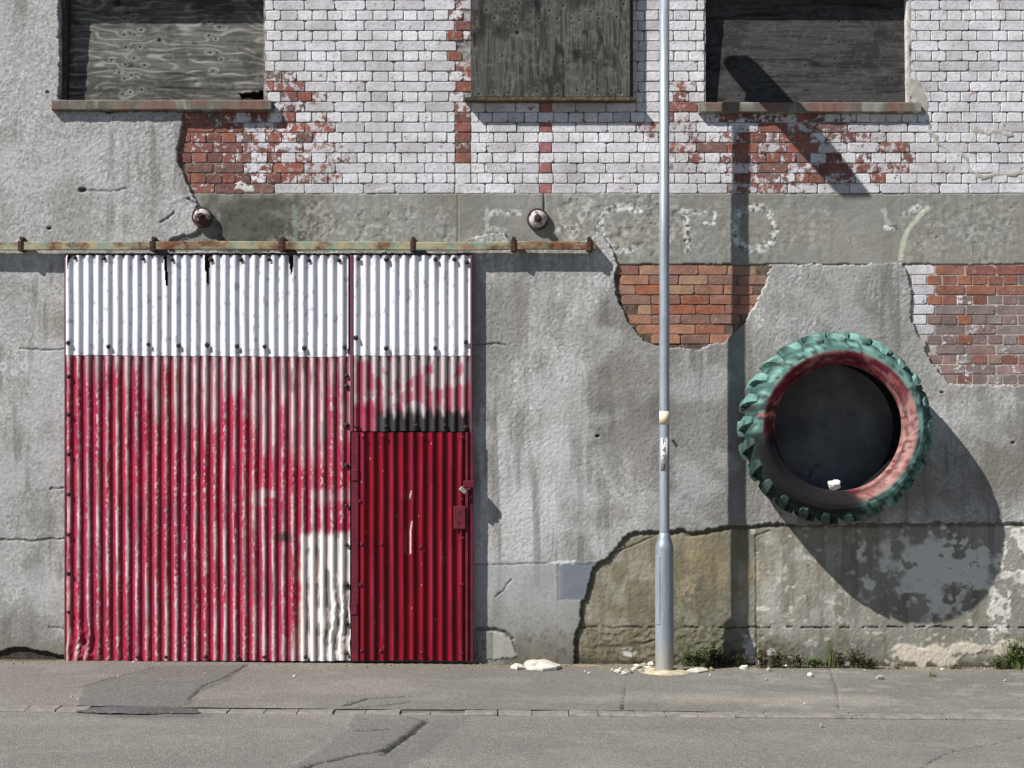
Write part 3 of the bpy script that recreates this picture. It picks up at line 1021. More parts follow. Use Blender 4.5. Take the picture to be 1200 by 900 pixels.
def skirt_fn(PX, PY):
    inside = in_poly(PX, PY, SKIRT)
    C = np.ones(PX.shape + (3,)) * lin(132, 127, 110)
    C = mix(C, lin(142, 139, 130), sstep(800, 960, PX))
    C = C * (0.78 + 0.44 * fbm(PX / 60, PY / 60, 141, 5))[..., None]
    C = mix(C, lin(166, 150, 112), .7 * blob(PX, PY, 835, 670, 42, 32, 142, 18, .7, .7))
    C = mix(C, lin(120, 112, 88), .5 * blob(PX, PY, 760, 690, 60, 55, 143, 22, .9, .7))
    C = mix(C, lin(180, 180, 174), .5 * sstep(.42, .70, fbm(PX / 18, PY / 18, 144, 5)) * blob(PX, PY, 930, 680, 75, 70, 145, 26, .6, .6))
    C = mix(C, lin(168, 166, 158), .5 * sstep(.42, .72, fbm(PX / 22, PY / 16, 146, 5)) * blob(PX, PY, 735, 700, 60, 50, 147, 26, .6, .6))
    C = mix(C, lin(96, 92, 74), .55 * sstep(.46, .64, fbm(PX / 40, PY / 60, 188, 5)) * (1 - .6 * sstep(880, 960, PX)))
    C = mix(C, lin(104, 98, 82), .5 * sstep(.54, .70, fbm(PX / 9, PY / 70, 189, 4)))
    C = mix(C, lin(92, 92, 82), .75 * sstep(.50, .66, fbm(PX / 5, PY / 5, 148, 5)) * blob(PX, PY, 815, 712, 40, 38, 149, 16, .7, .6))
    # damp, moss and soil splash
    low = sstep(725, 770, PY + 34 * (fbm(PX / 24, PY / 24, 150, 4) - .5)) * (1 - sstep(980, 1080, PX) * .75)
    C = mix(C, lin(104, 98, 76), .62 * low)
    C = mix(C, lin(66, 66, 46), .75 * sstep(.52, .64, fbm(PX / 6, PY / 4, 151, 5)) * low * (1 - sstep(900, 960, PX) * .5))
    C = mix(C, lin(64, 60, 48), .8 * sstep(768, 780, PY + 8 * (fbm(PX / 10, PY / 10, 152, 3) - .5)))
    # flaked white wash around and below the tyre
    fl = fbm(PX / 15, PY / 13, 153, 5, .55)
    wsh = np.clip(blob(PX, PY, 1100, 664, 62, 46, 154, 22, .8, .15) + .95 * blob(PX, PY, 1008, 640, 8, 14, 155, 6, .8, .15)
                  + blob(PX, PY, 1018, 684, 9, 8, 156, 6, .8, .15) + blob(PX, PY, 1055, 693, 16, 2.4, 157, 6, .6, .15)
                  + blob(PX, PY, 1194, 645, 26, 50, 158, 16, .8, .15) + .9 * blob(PX, PY, 1170, 720, 12, 24, 159, 8, 1.2, .15), 0, 1)
    wash = wsh * sstep(.40, .43, fl)
    C = mix(C, lin(214, 211, 203), .92 * wash)
    spl = sstep(.70, .73, fbm(PX / 8, PY / 7, 160, 4)) * (PX > 880)
    C = mix(C, lin(188, 184, 174), .7 * spl)
    lump = np.clip(blob(PX, PY, 1085, 766, 44, 12, 161, 12, .9, .25) + blob(PX, PY, 1135, 760, 24, 7, 162, 9, .6, .25)
                   + blob(PX, PY, 1180, 758, 22, 9, 163, 9, .8, .25), 0, 1)
    C = mix(C, lin(204, 194, 178), .8 * lump)
    C = mix(C, lin(206, 204, 198), .8 * np.clip(blob(PX, PY, 878, 764, 9, 16, 164, 6, .9, .25) + blob(PX, PY, 893, 713, 9, 2.5, 165, 5, .6, .3)
                                                + blob(PX, PY, 903, 764, 7, 5, 166, 5, .9, .3) + blob(PX, PY, 950, 753, 7, 4, 167, 5, .9, .3)
                                                + blob(PX, PY, 735, 766, 8, 4, 168, 5, .9, .3), 0, 1))
    # old painted-out rectangle
    C = mix(C, lin(112, 112, 106), .55 * ((PX > 930) & (PX < 1033) & (PY > 749 + 2 * fbm(PX / 9, PY / 9, 169, 3)) & (PY < 776)))
    H = 0.0125 + 0.006 * (fbm(PX / 50, PY / 50, 171, 3) - .5) + 0.0028 * (fbm(PX / 7, PY / 7, 172, 4) - .5)
    H += .0007 * grain(PX.shape, 179, 1)
    H = np.where(PX < 800, H - .007 * sstep(800, 700, PX), H)
    H += .0022 * wash + .0016 * spl + .006 * lump
    jl = PY + 2.0 * (fbm(PX / 12, PY * 0, 173, 3) - .5)
    joint = (1 - sstep(.5, 1.6, np.abs(jl - 735 + 2.5 * (fbm(PX / 5, PY / 5, 178, 3) - .5)))) * sstep(.42, .62, fbm(PX / 11, PY * 0 + 3, 174, 4)) * (PX < 1200)
    rough_low = sstep(.50, .62, fbm(PX / 9, PY / 5, 175, 4)) * sstep(726, 740, PY) * (PX < 900)
    H -= .009 * joint + .005 * rough_low
    C = mix(C, lin(40, 38, 30), .85 * joint)
    for pts, wd in (([(886, 770), (886, 690), (885, 628), (895, 624), (903, 622)], .9), ([(712, 650), (740, 640), (768, 628)], 1.0), ([(700, 756), (740, 757), (772, 749)], 1.6)):
        d = dist_line(PX + 2 * (fbm(PX / 9, PY / 9, 176, 3) - .5), PY + 3 * (fbm(PX / 9, PY / 9, 177, 3) - .5), pts)
        f = 1 - sstep(wd * .5, wd * 1.4, d); H -= .006 * f; C = mix(C, lin(70, 64, 50), .6 * f)
    dc = dist_line(PX, PY, CRACK)
    gap = (1 - sstep(2.5, 6.5, dc + 2.5 * (fbm(PX / 8, PY / 8, 190, 3) - .5)))
    H -= .010 * gap
    C = mix(C, lin(62, 57, 48), .6 * gap)
    H = np.maximum(H, 0.0015)
    return inside, H, C

coat("cement_skirt", axis_vals(655, 1950, 1.15, (655, 1240), 8.0), axis_vals(596, 806, 1.15), skirt_fn, M_CEMENT, bld)

# ---- cement smears on the bricks right of the window --------------------------
SMEARS = [([(1070, 98), (1076, 112), (1080, 128)], 7.0),
          ([(1086, 142), (1100, 168), (1116, 178), (1128, 182), (1138, 200), (1152, 208), (1176, 206), (1198, 202)], 2.1),
          ([(1142, 152), (1165, 156), (1186, 157)], 2.6), ([(272, 222), (282, 218), (296, 221)], 3.4),
          ([(442, 222), (455, 220)], 3.6), ([(538, 216), (548, 220)], 3.8)]
for SPTS, SW in SMEARS:
    def smear_fn(PX, PY):
        w = 9 * (fbm(PX / 11, PY / 11, 181, 4) - .5)
        d = dist_line(PX + w, PY - w, SPTS) - SW * 1.25
        C = np.ones(PX.shape + (3,)) * lin(168, 164, 157) * (.8 + .4 * fbm(PX / 9, PY / 9, 182, 4))[..., None]
        C = mix(C, lin(206, 204, 200), .7 * (PX < 560))
        H = 0.0088 + .003 * sstep(0, -5, d) + .006 * (fbm(PX / 8, PY / 8, 183, 4) - .5)
        return d < 0, H, C
    sx_ = [p[0] for p in SPTS]; sy_ = [p[1] for p in SPTS]
    coat("cement_smear", axis_vals(min(sx_) - 12, max(sx_) + 12, 1.1), axis_vals(min(sy_) - 12, max(sy_) + 12, 1.1), smear_fn, M_CEMENT, bld, base=0.004)

# ---- windows ---------------------------------------------------------------
def ply_cols(PX, PY, knots, horiz, seed, dens, contour, base, light, dark):
    a, b = (PX, PY) if horiz else (PY, PX)
    f = b / dens + (3.4 if contour > .6 else 3.6) * (fbm(a / (46.0 if contour > .6 else 60.0), b / (20.0 if contour > .6 else 17.0), seed, 2 if contour > .6 else 4) - .5) + 2.0 * (fbm(a / 120.0, b / 34.0, seed + 1, 2) - .5)
    kd = np.zeros(PX.shape); kh = np.zeros(PX.shape)
    for (kx, ky, r) in knots:
        ka, kb = (kx, ky) if horiz else (ky, kx)
        g = np.exp(-(((a - ka) / (7.0 * r)) ** 2 + ((b - kb) / (3.2 * r)) ** 2))
        f = f + 1.3 * g * np.sign(math.sin(kx * 3.1) + .2)
        dd = np.hypot(PX - kx, PY - ky)
        kd = np.maximum(kd, np.exp(-(dd / (1.5 * r)) ** 2)); kh = np.maximum(kh, np.exp(-(dd / (4.0 * r)) ** 2))
    ph = f - np.floor(f)
    line = np.exp(-((ph - .5) / .13) ** 2)
    fine = fbm(a / 26.0, b / 1.6, seed + 2, 4)
    C = np.ones(PX.shape + (3,)) * base
    C = C * (.62 + .76 * fine)[..., None]
    C = C * (.8 + .4 * fbm(PX / 60, PY / 60, seed + 3, 4))[..., None]
    C = mix(C, light, contour * line * (0.4 + 0.9 * fbm(PX / 25, PY / 25, seed + 4, 3)))
    C = mix(C, dark, .6 * sstep(.54, .70, fbm(a / 40.0, b / 3.0, seed + 5, 3)))
    C = mix(C, dark, .6 * sstep(.52, .70, fbm(PX / 34, PY / 34, seed + 6, 5)))
    C = mix(C, light, (.12 if contour > .6 else .30) * sstep(.56, .72, fbm(PX / 5, PY / 5, seed + 7, 4)))
    split = (1 - sstep(.03, .08, np.abs(vnoise(a / 90.0, b / 9.0, seed + 8) - .5))) * sstep(.5, .62, fbm(a / 50.0, b / 6.0, seed + 9, 3))
    C = mix(C, lin(22, 20, 19), .7 * split)
    C = mix(C, light * .9, .35 * kh); C = mix(C, lin(18, 16, 15), .95 * sstep(.25, .6, kd))
    H = .0012 * line + .0012 * fine - .004 * kd
    return C, H

def board(parent, x0, x1, y0, y1, dtop, dbot, knots, horiz, seed, dens, contour, base, light, dark, notch=None, step=0.9):
    xs = axis_vals(x0, x1, step); ys = axis_vals(y0, y1, step)
    PX, PY = np.meshgrid(xs, ys)
    C, H = ply_cols(PX, PY, knots, horiz, seed, dens, contour, base, light, dark)
    dep = dbot + (dtop - dbot) * (y1 - PY) / (y1 - max(y0, 0.0) + 1e-6)
    P = np.stack([X(PX), dep - H, Z(PY)], -1)
    keep = np.ones((len(ys) - 1, len(xs) - 1), bool)
    if notch is not None:
        keep &= ~in_poly(PX[1:, 1:] + 1.5 * (vnoise(PX[1:, 1:] / 3, PY[1:, 1:] / 3, 5) - .5), PY[1:, 1:] + 2 * (vnoise(PX[1:, 1:] / 4, PY[1:, 1:] / 4, 6) - .5), notch)
    o = build_grid("board", P, keep, C, M_WOOD, parent, flip=True)
    so = o.modifiers.new("thickness", 'SOLIDIFY'); so.thickness = 0.016; so.offset = -1
    return o

def sill(parent, x0, x1, y0, y1, proud, seed, redcol):
    """weathered concrete sill, subdivided so that its edges are uneven"""
    bm = bmesh.new()
    n = 130
    prof = [(0.10, Z(y0)), (-proud + .006, Z(y0) - .002), (-proud, Z(y0) - .010), (-proud, Z(y1) + .010), (-proud + .008, Z(y1)), (0.02, Z(y1))]
    vs, fs, cs = [], [], []
    m = len(prof)
    for i in range(n + 1):
        px = x0 + (x1 - x0) * i / n
        for j, (y, z) in enumerate(prof):
            nz = float(fbm(np.array([px / 9.0]), np.array([j * 2.7]), seed, 3)[0]) - .5
            vs.append((X(px), y + .008 * nz, z + .008 * nz))
            c = lin(106, 102, 92) * (.7 + .6 * (float(fbm(np.array([px / 5.]), np.array([j * 1.3]), seed + 1, 4)[0])))
            r = float(fbm(np.array([px / 30.0]), np.array([j * .15]), seed + 2, 5)[0])
            if redcol and r > .52: c = c * .55 + lin(128, 78, 70) * .45
            if r < .40: c = c * .6 + lin(160, 157, 152) * .4
            cs.append(c)
    for i in range(n):
        for j in range(m):
            j2 = (j + 1) % m
            fs.append((i * m + j, i * m + j2, (i + 1) * m + j2, (i + 1) * m + j))
    fs.append(tuple(range(m))[::-1]); fs.append(tuple(n * m + j for j in range(m)))
    bm.free()
    return mesh_obj("sill", vs, fs, M_CEMENT, parent, cs)

def frame_bar(parent, x0, x1, ya, yb, z0, z1, mat=None, name="frame"):
    bm = bmesh.new(); box(bm, x0, x1, ya, yb, z0, z1, 0.003)
    return bm_obj(name, bm, mat or M_TIMBER, parent)

win1 = empty("window", (X(190), 0.0, Z(120))); win1.parent = bld
win1["label"] = "boarded window with boldly grained grey plywood and a broken lower corner"
kn = [(x / 3.636, y / 3.636, 1.0) for x, y in ((515, 132), (540, 125), (588, 112), (522, 188), (583, 186), (558, 235), (462, 243), (520, 262), (604, 265),
      (497, 297), (548, 310), (518, 322), (545, 382), (513, 392), (593, 372), (880, 135), (908, 150), (885, 208), (933, 240), (897, 292), (515, 62), (550, 50), (880, 75), (925, 100))] + [(183, 42.5, 1.8)]
board(win1, 77, 311, -40, 119.2, .118, .074, kn, True, 301, 11.0, .80, lin(98, 96, 91), lin(162, 160, 153), lin(52, 50, 47),
      notch=[(277, 108), (312, 103), (314, 122), (272, 122), (282, 113)])
sill(win1, 64, 319, 119.5, 132, .078, 310, True)
frame_bar(win1, X(72) - .002, X(76.5), .02, .13, Z(119), Z(-40))
bm = bmesh.new()
for i in range(9):
    bx, bz = X(random.uniform(281, 308)), Z(random.uniform(112, 120))
    s = random.uniform(.015, .035)
    r = bmesh.ops.create_icosphere(bm, subdivisions=1, radius=s)
    for v in r['verts']:
        v.co = Vector((v.co.x * 1.4, v.co.y, v.co.z)) * random.uniform(.7, 1.2) + Vector((bx, .13, bz))
o = bm_obj("rubble", bm, plain_mat("rubble_brown", lin(140, 112, 92), lin(86, 66, 54), 30, .95), win1)
tag(o, kind="stuff")
bm = bmesh.new(); box(bm, X(66), X(318), .20, .22, Z(121), Z(-60)); bm_obj("backing", bm, M_DARK, win1)

win3 = empty("window", (X(946), 0.0, Z(122))); win3.parent = bld
win3["label"] = "boarded window with dark fine grained plywood above a red brown sill"
kn = [(820 + x / 3.158, y / 3.158, .9) for x, y in ((112, 88), (112, 190), (475, 130), (525, 145), (720, 130), (510, 207), (400, 232), (465, 262), (505, 272), (720, 285), (530, 370), (525, 66), (425, 188), (150, 345), (720, 58), (240, 235))]
board(win3, 829, 1066, -40, 121.2, .106, .062, kn, True, 331, 3.2, .28, lin(64, 64, 63), lin(92, 91, 89), lin(36, 35, 35))
sill(win3, 818, 1077, 121.5, 134, .060, 340, True)
bm = bmesh.new(); box(bm, X(824), X(1068), .20, .22, Z(123), Z(-60)); bm_obj("backing", bm, M_DARK, win3)
frame_bar(win3, X(1063.5), X(1066) + .002, .03, .14, Z(121), Z(-40), plain_mat("pale_jamb", lin(206, 204, 200), lin(160, 156, 150), 20, .9))

win2 = empty("window", (X(645), 0.0, Z(120))); win2.parent = bld
win2["label"] = "boarded window with upright grained plywood on a frame standing proud of white brick"
kn = [(540 + x / 3.75, y / 3.75, .9) for x, y in ((65, 100), (150, 95), (213, 95), (245, 103), (342, 97), (425, 97), (483, 95), (520, 105), (605, 97), (683, 90),
      (115, 60), (178, 35), (255, 30), (308, 70), (390, 62), (450, 40), (570, 65), (655, 55), (712, 35), (240, 75),
      (80, 425), (145, 420), (210, 420), (335, 415), (420, 415), (510, 410), (545, 428), (600, 405), (660, 410), (700, 420), (590, 270), (725, 268), (450, 285), (183, 260))] + [(606, 42, 1.7)]
board(win2, 552, 737.5, -40, 117, -.090, -.090, kn, False, 361, 4.2, .42, lin(74, 74, 71), lin(122, 120, 114), lin(34, 33, 32))
frame_bar(win2, X(555), X(562), -.074, -.004, Z(116), Z(-45), M_TIMBER)
frame_bar(win2, X(728), X(741), -.074, -.004, Z(116), Z(-45), M_TIMBER)
frame_bar(win2, X(562), X(728), -.074, -.004, Z(116), Z(108), M_TIMBER)
frame_bar(win2, X(545), X(745), -.103, -.012, Z(121.5), Z(117.3), plain_mat("mossy_ledge", lin(104, 92, 66), lin(48, 44, 36), 26, .95, bump=(90., .8, .01)), "ledge")

# ==================================================================== DOOR RAIL
RAILF = -0.118
rail = empty("door_rail", (X(697), -0.06, Z(290)))
tag(rail, "long rusty sliding door rail with peeling green and cream paint and strap brackets", "rail")
def rail_piece(x0, x1):
    bm = bmesh.new()
    n = max(2, int((x1 - x0) / .05))
    prof = [(-.070, Z(285.6)), (RAILF + .004, Z(285.6)), (RAILF, Z(286.4)), (RAILF, Z(294.4)), (RAILF + .004, Z(295.4)), (RAILF + .012, Z(295.0)), (RAILF + .012, Z(287.5)), (-.070, Z(287.5))]
    rows = []
    for i in range(n + 1):
        x = x0 + (x1 - x0) * i / n
        j = .0025 * (math.sin(x * 2.1) + .6 * math.sin(x * 5.3 + 1))
        rows.append([bm.verts.new((x, y, z + j)) for y, z in prof])
    m = len(prof)
    for i in range(n):
        for j in range(m):
            bm.faces.new((rows[i][j], rows[i][(j + 1) % m], rows[i + 1][(j + 1) % m], rows[i + 1][j]))
    bm.faces.new(rows[0]); bm.faces.new(rows[-1][::-1])
    return bm_obj("track", bm, M_RAIL, rail)
rail_piece(-8.5, X(697))
for bx in (-420, -270, -120, 30, 183, 333, 485, 602, 690):
    h = random.uniform(-.5, .5)
    bm = bmesh.new()
    w = random.uniform(3.0, 3.8)
    box(bm, X(bx - w), X(bx + w), RAILF - .005, -.035, Z(296.6), Z(284.8), .003)
    box(bm, X(bx - w * .5), X(bx + w * .5), RAILF - .009, RAILF - .003, Z(297), Z(284.9), .002)
    box(bm, X(bx - w * .7), X(bx + w * .7), -.088, -.010, Z(285.2), Z(279.5 + h), .005)
    b_ = bm_obj("bracket", bm, M_RUST, rail)
    bm = bmesh.new()
    r = bmesh.ops.create_cone(bm, cap_ends=True, segments=6, radius1=.018, radius2=.015, depth=.016)
    bmesh.ops.rotate(bm, verts=bm.verts, cent=(0, 0, 0), matrix=Matrix.Rotation(math.radians(90), 3, 'X'))
    bmesh.ops.translate(bm, verts=bm.verts, vec=(X(bx), -.094, Z(281.5)))
    bm_obj("nut", bm, M_RUST, b_)

# ==================================================================== SLIDING DOOR
DF = -0.085     # mean plane of the sheets
AMP = 0.0095
PITCH = 11.36
door = empty("sliding_door", (X(318), -0.06, Z(773)))
tag(door, "large sliding door of corrugated iron, white above weathered red", "door")

# dark timber plane behind the iron, so its tears read as unlit holes
bm = bmesh.new()
box(bm, X(83), X(411), -.064, -.040, Z(770), Z(303))
bm_obj("door_backing", bm, M_DARK, door)
bm = bmesh.new()
box(bm, X(413), X(553.5), -.064, -.040, Z(770.5), Z(303))
bm_obj("door_backing", bm, M_DARK, door)

def sheet(name, x0, x1, y0, y1, colfn, mat, parent, front=0.0, phase=84.6, amp=AMP, torn=(), deform=None, zstep=1.6, slope=0.0):
    per = 12
    n = int(round((x1 - x0) / PITCH * per)) + 1
    xs = np.linspace(x0, x1, n); ys = axis_vals(y0, y1, zstep)
    PX, PY = np.meshgrid(xs, ys)
    PY = PY + (slope * (PX - x0) + 1.6 * (fbm(PX / 14, PX * 0, 403, 3) - .5)) * sstep(y0, y1, PY)
    wav = .35 * (fbm(PX / 60, PY / 120, 401, 2) - .5) * 2
    ph = (PX - phase) / PITCH * 2 * math.pi + wav
    c = np.cos(ph)
    prof = np.sign(c) * np.abs(c) ** .9
    Y = DF - front - amp * prof + .003 * (fbm(PX / 40, PY / 60, 402, 3) - .5)
    DX = np.zeros(PX.shape)
    if deform is not None:
        dY, DX = deform(PX, PY); Y = Y + dY
    C = colfn(PX, PY, c)
    P = np.stack([X(PX + DX), Y, Z(PY)], -1)
    keep = np.ones((len(ys) - 1, n - 1), bool)
    for poly in torn:
        keep &= ~in_poly(PX[1:, 1:], PY[1:, 1:], poly)
    return build_grid(name, P, keep, C, mat, parent, flip=True)

WB = [(92, 304), (125.5, 304.5), (171, 305), (205, 306), (250, 306), (285, 306), (318, 306), (364, 307), (399, 307),
      (84.5, 403), (131, 407), (177.5, 405), (212.5, 406), (245.5, 405.5), (280.5, 407), (312.5, 407), (358.5, 409), (405.5, 408),
      (421, 305), (454, 306), (511, 306), (533, 306), (547.5, 309), (418.5, 397), (453.5, 409), (511, 409), (546.5, 402)]

def white_col(PX, PY, c):
    C = np.ones(PX.shape + (3,)) * lin(226, 226, 232)
    C = C * (.93 + .1 * fbm(PX / 30, PY / 40, 411, 3))[..., None]
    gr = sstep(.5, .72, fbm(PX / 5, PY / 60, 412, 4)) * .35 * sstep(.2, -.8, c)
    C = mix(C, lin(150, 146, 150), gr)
    C = mix(C, lin(120, 110, 104), .5 * sstep(.55, .7, fbm(PX / 5, PY / 9, 413, 4)) * sstep(318, 303, PY))
    for bx, by in WB:
        d = np.abs(PX - bx - .6) + .0 * PY
        L = 10 + 22 * ((bx * 7.3) % 1)
        C = mix(C, lin(128, 86, 60), .55 * np.exp(-(d / 1.6) ** 2) * sstep(by - 1, by + 2, PY) * sstep(by + L, by + 3, PY) * fbm(PX / 3, PY / 8, 414, 3) * 1.5)
    C = mix(C, lin(150, 140, 132), .5 * sstep(.58, .70, fbm(PX / 4, PY / 5, 415, 4)) * sstep(400, 417, PY))
    C = mix(C, lin(140, 136, 134), .6 * sstep(.70, .74, fbm(PX / 3, PY / 7, 416, 4)))
    return C

def red_col(PX, PY, c):
    crest = sstep(-.15, .95, c)
    pale = np.ones(PX.shape + (3,)) * lin(208, 196, 194)
    pale = mix(pale, lin(150, 146, 148), .8 * sstep(.46, .64, fbm(PX / 9, PY / 30, 421, 4)))
    pale = mix(pale, lin(190, 168, 148), .3 * sstep(.5, .66, fbm(PX / 12, PY / 40, 422, 4)))
    red = np.ones(PX.shape + (3,)) * lin(150, 16, 54)
    red = red * (.8 + .4 * fbm(PX / 40, PY / 50, 423, 4))[..., None]
    # how strongly the red was sprayed here
    n = fbm(PX / 34, PY / 30, 424, 4)
    cid = np.floor((PX - 84.6) / PITCH + .5)
    pc = vnoise(cid * 7.31, PY / 55, 438) - .5
    R = .98 + .5 * (n - .5) + .5 * pc
    top = sstep(418, 470 + 40 * sstep(150, 300, PX), PY + 50 * (fbm(PX / 26, PY / 40, 425, 3) - .5) + 40 * pc)
    R *= .45 + .55 * top
    R -= .28 * blob(PX, PY, 225, 470, 45, 40, 426, 22, .8, .6) + .28 * blob(PX, PY, 345, 500, 60, 40, 427, 22, .8, .6)
    R -= .50 * (1 - sstep(5, 14, np.abs(PY - 583 + 5 * np.sin(PX / 20)))) * sstep(288, 305, PX) * sstep(.3, .5, fbm(PX / 20, PY / 10, 428, 3))
    R += .35 * (1 - sstep(5, 13, np.abs(PY - 561))) * sstep(296, 310, PX)
    R += .25 * sstep(180, 110, PX) * sstep(455, 480, PY)
    R -= .25 * sstep(690, 770, PY + 30 * (fbm(PX / 14, PY / 30, 429, 3) - .5)) * sstep(250, 330, PX)
    wr = sstep(345, 360, PX + 10 * (fbm(PX / 8, PY / 14, 430, 4) - .5)) * sstep(617, 630, PY + 8 * (fbm(PX / 6, PY / 8, 431, 4) - .5))
    R *= 1 - .97 * wr
    R = np.clip(R, 0, 1)
    # worn crests show the pale coat, with vertical streaks and chips
    streak = fbm(PX / 2.2, PY / 46, 432, 4)
    rust = sstep(.60, .70, fbm(PX / 3.0, PY / 30, 446, 4)) * sstep(.45, .6, fbm(PX / 40, PY / 40, 447, 3))
    pale = mix(pale, lin(120, 84, 66), .6 * rust)
    chip = sstep(.60, .66, fbm(PX / 2.0, PY / 3.2, 433, 3))
    reg = sstep(.34, .66, fbm(PX / 46, PY / 70, 448, 4))
    wear = crest * np.clip((.10 + .34 * reg) + 1.6 * (streak - .45) * (.4 + .9 * reg) + .5 * (1 - R), 0, .9)
    cov = np.clip(R * 1.25, 0, 1) * (1 - wear)
    cov = cov * (1 - .85 * chip * (.25 + .6 * crest))
    pale = mix(pale, lin(232, 230, 222), .85 * wr * sstep(-.6, .4, c + .6 * (fbm(PX / 10, PY / 14, 434, 3) - .5)))
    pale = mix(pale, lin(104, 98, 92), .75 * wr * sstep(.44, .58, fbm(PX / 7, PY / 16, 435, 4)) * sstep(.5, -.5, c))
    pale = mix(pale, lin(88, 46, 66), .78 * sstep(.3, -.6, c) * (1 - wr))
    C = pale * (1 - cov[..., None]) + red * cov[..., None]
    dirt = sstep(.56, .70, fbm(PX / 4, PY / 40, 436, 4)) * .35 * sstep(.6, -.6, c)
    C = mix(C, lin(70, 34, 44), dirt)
    C = mix(C, lin(40, 44, 48), .8 * blob(PX, PY, 334, 629, 9, 6, 437, 6, .4, .6))
    return C

def crumple(PX, PY):
    f1 = blob(PX, PY, 100, 758, 16, 24, 441, 12, .3, .6); f2 = blob(PX, PY, 398, 735, 17, 44, 442, 12, .3, .6)
    dY = -.012 * f1 * (fbm(PX / 6, PY / 8, 443, 3) - .35) * 3 - .010 * f2 * (fbm(PX / 6, PY / 12, 444, 3) - .4) * 3
    dX = 5 * f1 * (sstep(740, 772, PY) * -.9 + .3) + 7.0 * f2 * (fbm(PX / 30, PY / 22, 445, 3) - .5)
    return dY, dX

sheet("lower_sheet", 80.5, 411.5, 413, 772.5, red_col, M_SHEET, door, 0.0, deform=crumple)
tears = ([(195, 300), (200, 300), (200.5, 337), (198, 338)], [(243, 300), (249, 300), (248, 336), (246, 338), (245, 322), (243, 318)],
         [(341, 300), (347, 300), (346, 318), (344, 325), (341.5, 316)], [(84, 300), (91, 300), (86, 308), (83, 322)])
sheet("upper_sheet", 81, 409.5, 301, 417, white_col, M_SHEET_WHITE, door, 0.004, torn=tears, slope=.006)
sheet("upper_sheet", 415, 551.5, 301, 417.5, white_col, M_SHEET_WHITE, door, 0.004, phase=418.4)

def mid_col(PX, PY, c):
    crest = sstep(-.1, .9, c)
    C = np.ones(PX.shape + (3,)) * lin(188, 176, 174)
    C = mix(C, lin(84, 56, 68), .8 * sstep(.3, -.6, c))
    n = fbm(PX / 12, PY / 16, 451, 4)
    R = sstep(.46, .6, n + .5 * (1 - np.abs(PY - 462) / 32) * .5 - .03) * (.55 + .45 * (1 - crest))
    C = mix(C, lin(140, 28, 58), .85 * R)
    bl = sstep(474, 487, PY + 10 * (fbm(PX / 9, PY / 9, 452, 3) - .5) - 6 * crest) * sstep(433, 452, PX)
    C = mix(C, lin(22, 25, 28), .95 * bl)
    C = mix(C, lin(140, 24, 54), .9 * sstep(448, 436, PX) * sstep(470, 480, PY))
    return C
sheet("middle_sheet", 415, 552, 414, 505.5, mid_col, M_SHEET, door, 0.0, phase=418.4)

# vertical edge strips of the leaf
def strip(parent, name, x0, x1, y0, y1, ya, yb, mat):
    bm = bmesh.new(); box(bm, X(x0), X(x1), ya, yb, Z(y1), Z(y0), .003)
    return bm_obj(name, bm, mat, parent)
strip(door, "edge_strip", 411.8, 415.5, 301, 506, -.098, -.062, M_FRAME_PINK)
strip(door, "edge_strip", 551.4, 554.0, 301, 508, -.098, -.041, M_FRAME_PINK)
strip(door, "edge_strip", 552.0, 555.0, 508, 773.5, -.102, -.041, M_FRAME_RED)
strip(door, "edge_strip", 79.2, 81.2, 301, 772, -.088, -.041, M_FRAME_PINK)
strip(door, "top_rail", 81, 553, 298.5, 302.5, -.082, -.041, M_TIMBER)

# wicket door ---------------------------------------------------------------
wick = empty("wicket_door", (X(484) - door.location.x, 0.0, 0.0)); wick.parent = door
wick["label"] = "small glossy crimson wicket door of corrugated iron"
def wick_col(PX, PY, c):
    C = np.ones(PX.shape + (3,)) * lin(122, 8, 30)
    C = C * (.82 + .34 * fbm(PX / 30, PY / 50, 461, 4))[..., None]
    C = mix(C, lin(136, 56, 78), .35 * sstep(.48, .66, fbm(PX / 6, PY / 60, 462, 4)) * sstep(0, .9, c))
    C = mix(C, lin(90, 12, 26), .4 * sstep(.5, .7, fbm(PX / 10, PY / 40, 463, 4)))
    for pts, wd in (([(483, 576), (481, 583)], 1.1), ([(484, 610), (482, 622), (482, 647)], 1.2)):
        C = mix(C, lin(214, 200, 196), .75 * (1 - sstep(wd * .35, wd * .9, dist_line(PX + .8 * (vnoise(PX, PY / 3, 464) - .5), PY, pts))))
    C = mix(C, lin(190, 160, 160), .8 * sstep(.88, .90, fbm(PX / 2.2, PY / 4, 465, 3)))
    return C
sheet("panel", 421, 546, 507, 772, wick_col, M_SHEET_RED, wick, .006, phase=427.4, amp=.0150)
strip(wick, "stile", 413.5, 421.5, 507, 773, -.096, -.064, M_FRAME_RED)
strip(wick, "stile", 545.8, 549.2, 507, 773, -.104, -.064, M_FRAME_RED)
strip(wick, "stile", 549.8, 551.6, 509, 773, -.094, -.064, M_FRAME_RED)
for y0, y1, x0 in ((550, 563, 413.8), (705, 718.5, 412.6)):
    bm = bmesh.new()
    box(bm, X(x0), X(x0 + 7.5), -.104, -.094, Z(y1), Z(y0), .003)
    bm_obj("hinge", bm, M_FRAME_RED, wick)
